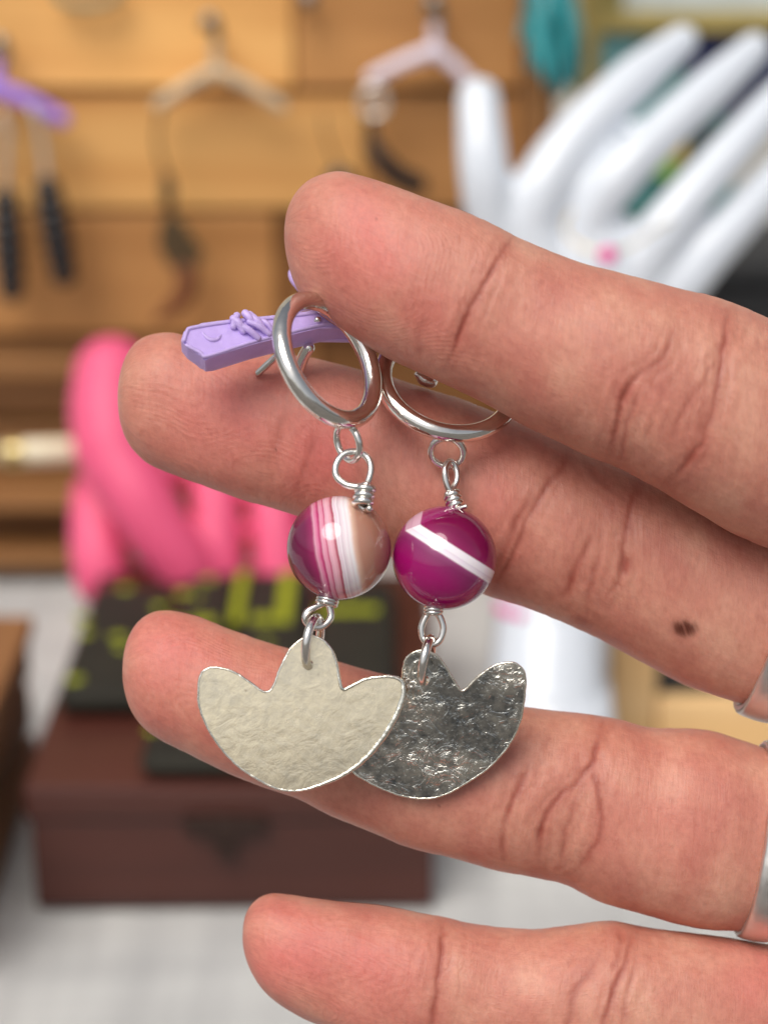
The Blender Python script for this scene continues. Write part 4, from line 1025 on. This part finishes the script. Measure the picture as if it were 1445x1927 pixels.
# ------------------------------------------------------------ dark patterned pouches on the box
M_OLIVE = simple('dark_olive_cloth', (0.014, 0.012, 0.006), 0.8, var=0.35, scale=140, bmp=.3, bscale=800)
M_LIME = simple('lime_print', (0.31, 0.35, 0.008), 0.6, var=.15, scale=300)
HP = HB + 0.007
def pouch(px0, px1, py0, py1, h0, h1, label, dots, bars):
    a = on_plane(px0, py1, h1); b_ = on_plane(px1, py1, h1); c_ = on_plane((px0 + px1) / 2, py0, h1)
    p = thing('patterned_pouch', ((a[0] + b_[0]) / 2, (a[1] + c_[1]) / 2, h0), label, 'pouch', 'dark pouches with lime print on the mahogany box')
    body = box('cloth', (a[0], a[1], h0 + .0006), (b_[0], c_[1], h1 - .0004), M_OLIVE, p, .0028)
    for f in body.data.polygons: f.use_smooth = True
    for x, y, r in dots:
        k = on_plane(x, y, h1); rw = r / FPX * 0.49
        revolve('printed_dot', (k[0], k[1], h1 - .0006), (0, 0, 1), [(0, 0), (0, rw), (.0004, rw), (.00045, 0)], M_LIME, p, 18)
    for xa, ya, xb, yb in bars:
        k0, k1 = on_plane(xa, yb, h1), on_plane(xb, ya, h1)
        box('printed_bar', (k0[0], k0[1], h1 - .0006), (k1[0], k1[1], h1 - .0001), M_LIME, p, 0)
# heights are shallow, so the pattern squares are long in depth
pouch(105, 283, 1098, 1300, HB, HP, 'left-hand dark olive pouch with scattered lime dots', [(237, 1104, 14), (156, 1160, 14), (162, 1188, 14), (224, 1196, 15), (230, 1216, 12), (142, 1275, 15)], [])
pouch(293, 411, 1078, 1300, HB, HP, 'second dark pouch, with a diagonal row of lime dots', [(393, 1088, 14), (347, 1113, 15), (302, 1140, 14), (372, 1120, 9)], [(310, 1162, 350, 1172), (360, 1160, 405, 1174)])
pouch(424, 572, 1074, 1300, HB, HP, 'third dark pouch, printed with a lime U shape', [(502, 1203, 10), (440, 1210, 9)], [(432, 1074, 468, 1170), (519, 1074, 556, 1170), (470, 1155, 517, 1170)])
pouch(587, 745, 1084, 1290, HB, HP, 'rightmost dark pouch, crossed by a thin lime line', [(660, 1110, 8)], [(596, 1140, 712, 1152)])
pouch(262, 520, 1366, 1430, HB, HB + .005, 'small flat dark pouch in front of the taller ones, half hidden by the ring finger', [(285, 1372, 9)], [])

# ------------------------------------------------------------ wooden blocks at the left edge
M_OAK = wood('weathered_brown_wood', (0.20, 0.085, 0.03), (0.34, 0.16, 0.06), 'Y', 1.0)
lt = thing('wooden_crate', (on_plane(-60, 1500, T + .04)[0], 0.36, T), 'brown slatted wooden crate cut by the left edge beside the mahogany box', 'crate')
xr_ = on_plane(-22, 1560, T + .018)[0]
hs_ = [(0.0015, 0.011, 0.0), (0.0135, 0.024, .0006), (0.0265, 0.036, .0002)]
for a, b2, d in hs_: box('slat', (xr_ - 0.10, 0.335 - d, T + a), (xr_ - d, 0.345, T + b2), M_OAK, lt, .0008)
for a, b2, d in hs_: box('slat', (xr_ - .010, 0.3455, T + a), (xr_ - d, 0.424, T + b2), M_OAK, lt, .0008)
box('lid', (xr_ - .10, 0.333, T + .0365), (xr_ + .001, 0.425, T + .041), M_OAK, lt, .0008)
box('lining', (xr_ - .098, 0.3475, T + .002), (xr_ - .0105, 0.423, T + .036), M_DKBR, lt, 0)

# ------------------------------------------------------------ light wooden frame with a black board, lower right
M_BIRCH = wood('pale_birch', (0.70, 0.44, 0.19), (0.80, 0.55, 0.28), 'X', .7)
M_CHALK = simple('black_chalkboard', (0.018, 0.020, 0.022), .7, var=.3)
p0 = on_plane(1150, 1432, T); yfr = p0[1]
fw = thing('framed_chalkboard', (on_wall(1350, 1400, yfr)[0], yfr, T), 'small black chalkboard in a pale birch frame standing on the cloth', 'chalkboard')
g = lambda x, y: on_wall(x, y, yfr)
xa, xb, xi = g(1150, 1300)[0], g(1640, 1300)[0], g(1236, 1290)[0]
zlo, zmid, zt = T + .0015, g(1200, 1318)[2], g(1300, 1030)[2]
wv = xi - xa
box('frame_rail', (xa + wv + .0003, yfr, zlo), (xb - wv - .0003, yfr + .010, zmid), M_BIRCH, fw)
box('frame_rail', (xa + wv + .0003, yfr, zt - .008), (xb - wv - .0003, yfr + .010, zt), M_BIRCH, fw)
box('frame_stile', (xa, yfr - .0004, zlo), (xa + wv, yfr + .0105, zt), M_BIRCH, fw)
box('frame_stile', (xb - wv, yfr - .0004, zlo), (xb, yfr + .0105, zt), M_BIRCH, fw)
box('chalk_panel', (xa + wv - .001, yfr + .004, zmid - .001), (xb - wv + .001, yfr + .007, zt - .007), M_CHALK, fw, 0)

# ------------------------------------------------------------ gilt frame and teal drop behind the ceramic hand
M_GILT = simple('dull_gilt', (0.42, 0.33, 0.11), .45, .25, var=.2, scale=150)
YG = 0.60
g = lambda x, y: on_wall(x, y, YG)
gf = thing('picture_frame', (g(1280, 300)[0], YG, T), 'dull gilt frame with pale upper and teal lower panel behind the ceramic fingers', 'picture frame')
xL, xL2, xR = g(1086, 100)[0], g(1128, 100)[0], g(1600, 100)[0]
zT, zA, zB, z0_ = g(1200, -220)[2], g(1300, 22)[2], g(1300, 62)[2], T + .0015
box('stile', (xL, YG - .001, z0_), (xL2, YG + .012, zT), M_GILT, gf)
box('stile', (xR, YG - .001, z0_), (xR + .007, YG + .012, zT), M_GILT, gf)
box('cross_rail', (xL2 + .0003, YG, zB), (xR - .0003, YG + .010, zA), M_GILT, gf)
box('top_rail', (xL2 + .0003, YG, zT - .006), (xR - .0003, YG + .010, zT), M_GILT, gf)
box('pale_panel', (xL2, YG + .005, zA - .001), (xR, YG + .008, zT - .005), simple('pale_blue_mount', (0.55, 0.62, 0.64), .5), gf, 0)
box('inner_moulding', (g(1135, 0)[0], YG + .001, zA + .0005), (g(1172, 0)[0], YG + .0045, zT - .007), simple('olive_gilt', (0.27, 0.23, 0.07), .5), gf, 0.0005)
zL = g(1300, 235)[2]
M_TEAL = simple('teal_print', (0.03, 0.22, 0.21), .4, var=.4, scale=60)
M_NAVY = simple('navy_print', (0.010, 0.016, 0.07), .4, var=.3, scale=60)
M_DTEAL = simple('deep_teal_print', (0.008, 0.035, 0.04), .4, var=.3, scale=60)
def pan(name, pts, m, d):
    prism(name, [g(x, y) - np.array([0, d, 0]) for x, y in pts], (0, -1, 0), .0006, m, gf)
box('picture_panel', (xL2, YG + .005, zL), (xR, YG + .008, zB + .001), M_TEAL, gf, 0)
box('lower_panel', (xL2, YG + .0052, g(1300, 470)[2]), (g(1388, 300)[0], YG + .0078, zL - .0003), M_TEAL, gf, 0)
pan('navy_patch', [(1250, 66), (1600, 60), (1600, 240), (1380, 235), (1300, 150)], M_NAVY, -.0035)
pan('deep_patch', [(1340, 238), (1386, 240), (1386, 330), (1340, 330), (1272, 300), (1300, 200)], M_DTEAL, -.0030)
pan('yellow_patch', [(1262, 268), (1296, 268), (1290, 304), (1258, 304)], simple('yellow_print', (0.62, 0.42, 0.03), .5), -.0025)
pan('lime_patch', [(1232, 300), (1276, 306), (1266, 340), (1228, 330)], simple('lime_green_print', (0.25, 0.50, 0.06), .5), -.0023)
pan('aqua_patch', [(1130, 66), (1215, 66), (1190, 120), (1130, 150)], simple('aqua_print', (0.16, 0.38, 0.40), .5), -.0035)
pan('olive_patch', [(1040 + 90, 300), (1165, 280), (1120, 360), (1130, 380)], M_GILT, -.0025)
td = thing('teal_tassel', P(1035, 60, 528), 'shiny teal tassel-like drop hanging between the wooden board and gilt frame', 'ornament')
M_TG = simple('teal_glass', (0.02, 0.24, 0.26), .15, var=.5, scale=70, coat=.5)
for dx, dz, ln, wd, sl in ((0, 0, 305, 30, 14), (-30, 4, 255, 24, -2), (26, 3, 290, 24, 20), (-14, -5, 285, 20, 4), (14, -5, 240, 18, 26), (-42, 7, 200, 18, -8), (38, 7, 230, 18, 14)):
    V = []
    for t in np.linspace(0, 1, 20):
        y = -120 + ln * t; w = wd * max(math.sin(math.pi * min(1, t * .92 + .06)), .02) ** .6; xc = 1034 + dx * (.5 + .5 * t) + sl * t + 5 * math.sin(t * 9 + dx)
        V.append([np.array(P(xc + w * math.cos(a), y, 528 + dz - 2.6 * math.sin(a) * w / wd)) for a in np.linspace(0, 2 * math.pi, 14, endpoint=False)])
    link('strand', grid_mesh('strand', np.array(V)), M_TG, td, True)
tube('cord', [P(1036, -118, 528), P(1034, -200, 528), P(1034, -330, 528)], .0005, M_BRONZE, td, 8, n=6)

# dark display case and the canvas wall behind the stall
k = on_wall(1300, 520, 0.66)
dc = thing('display_case', (k[0] + .08, .70, T), 'charcoal grey display case behind the base of the ceramic fingers', 'case')
M_CHAR = simple('charcoal_felt', (0.035, 0.036, 0.040), .8)
hz = on_wall(1400, 505, 0.66)[2]
box('case_body', (on_wall(1150, 500, .66)[0], .66, T + .002), (on_wall(1700, 500, .66)[0], .74, hz - .006), M_CHAR, dc, .002)
box('case_lid', (on_wall(1146, 500, .66)[0], .658, hz - .0055), (on_wall(1704, 500, .66)[0], .742, hz), M_CHAR, dc, .002)
wl = thing('canvas_wall', (0, 1.5, 0), 'pale beige canvas wall at the back of the stall', 'wall')
M_CANV = simple('beige_canvas', (0.55, 0.52, 0.45), .9, var=.06, scale=3)
V = np.array([[[x, 1.5 + .02 * math.sin(x * 7) + .008 * math.sin(x * 19), z] for z in (0.0, .8, 1.6, 2.3)] for x in np.linspace(-1.8, 1.8, 120)])
link('canvas_sheet', grid_mesh('canvas', V, False), M_CANV, wl, True)
for x in (-1.82, 1.82): tube('pole', [(x, 1.5, 0), (x, 1.5, 2.35)], .018, M_STEEL, wl, 16, n=3)
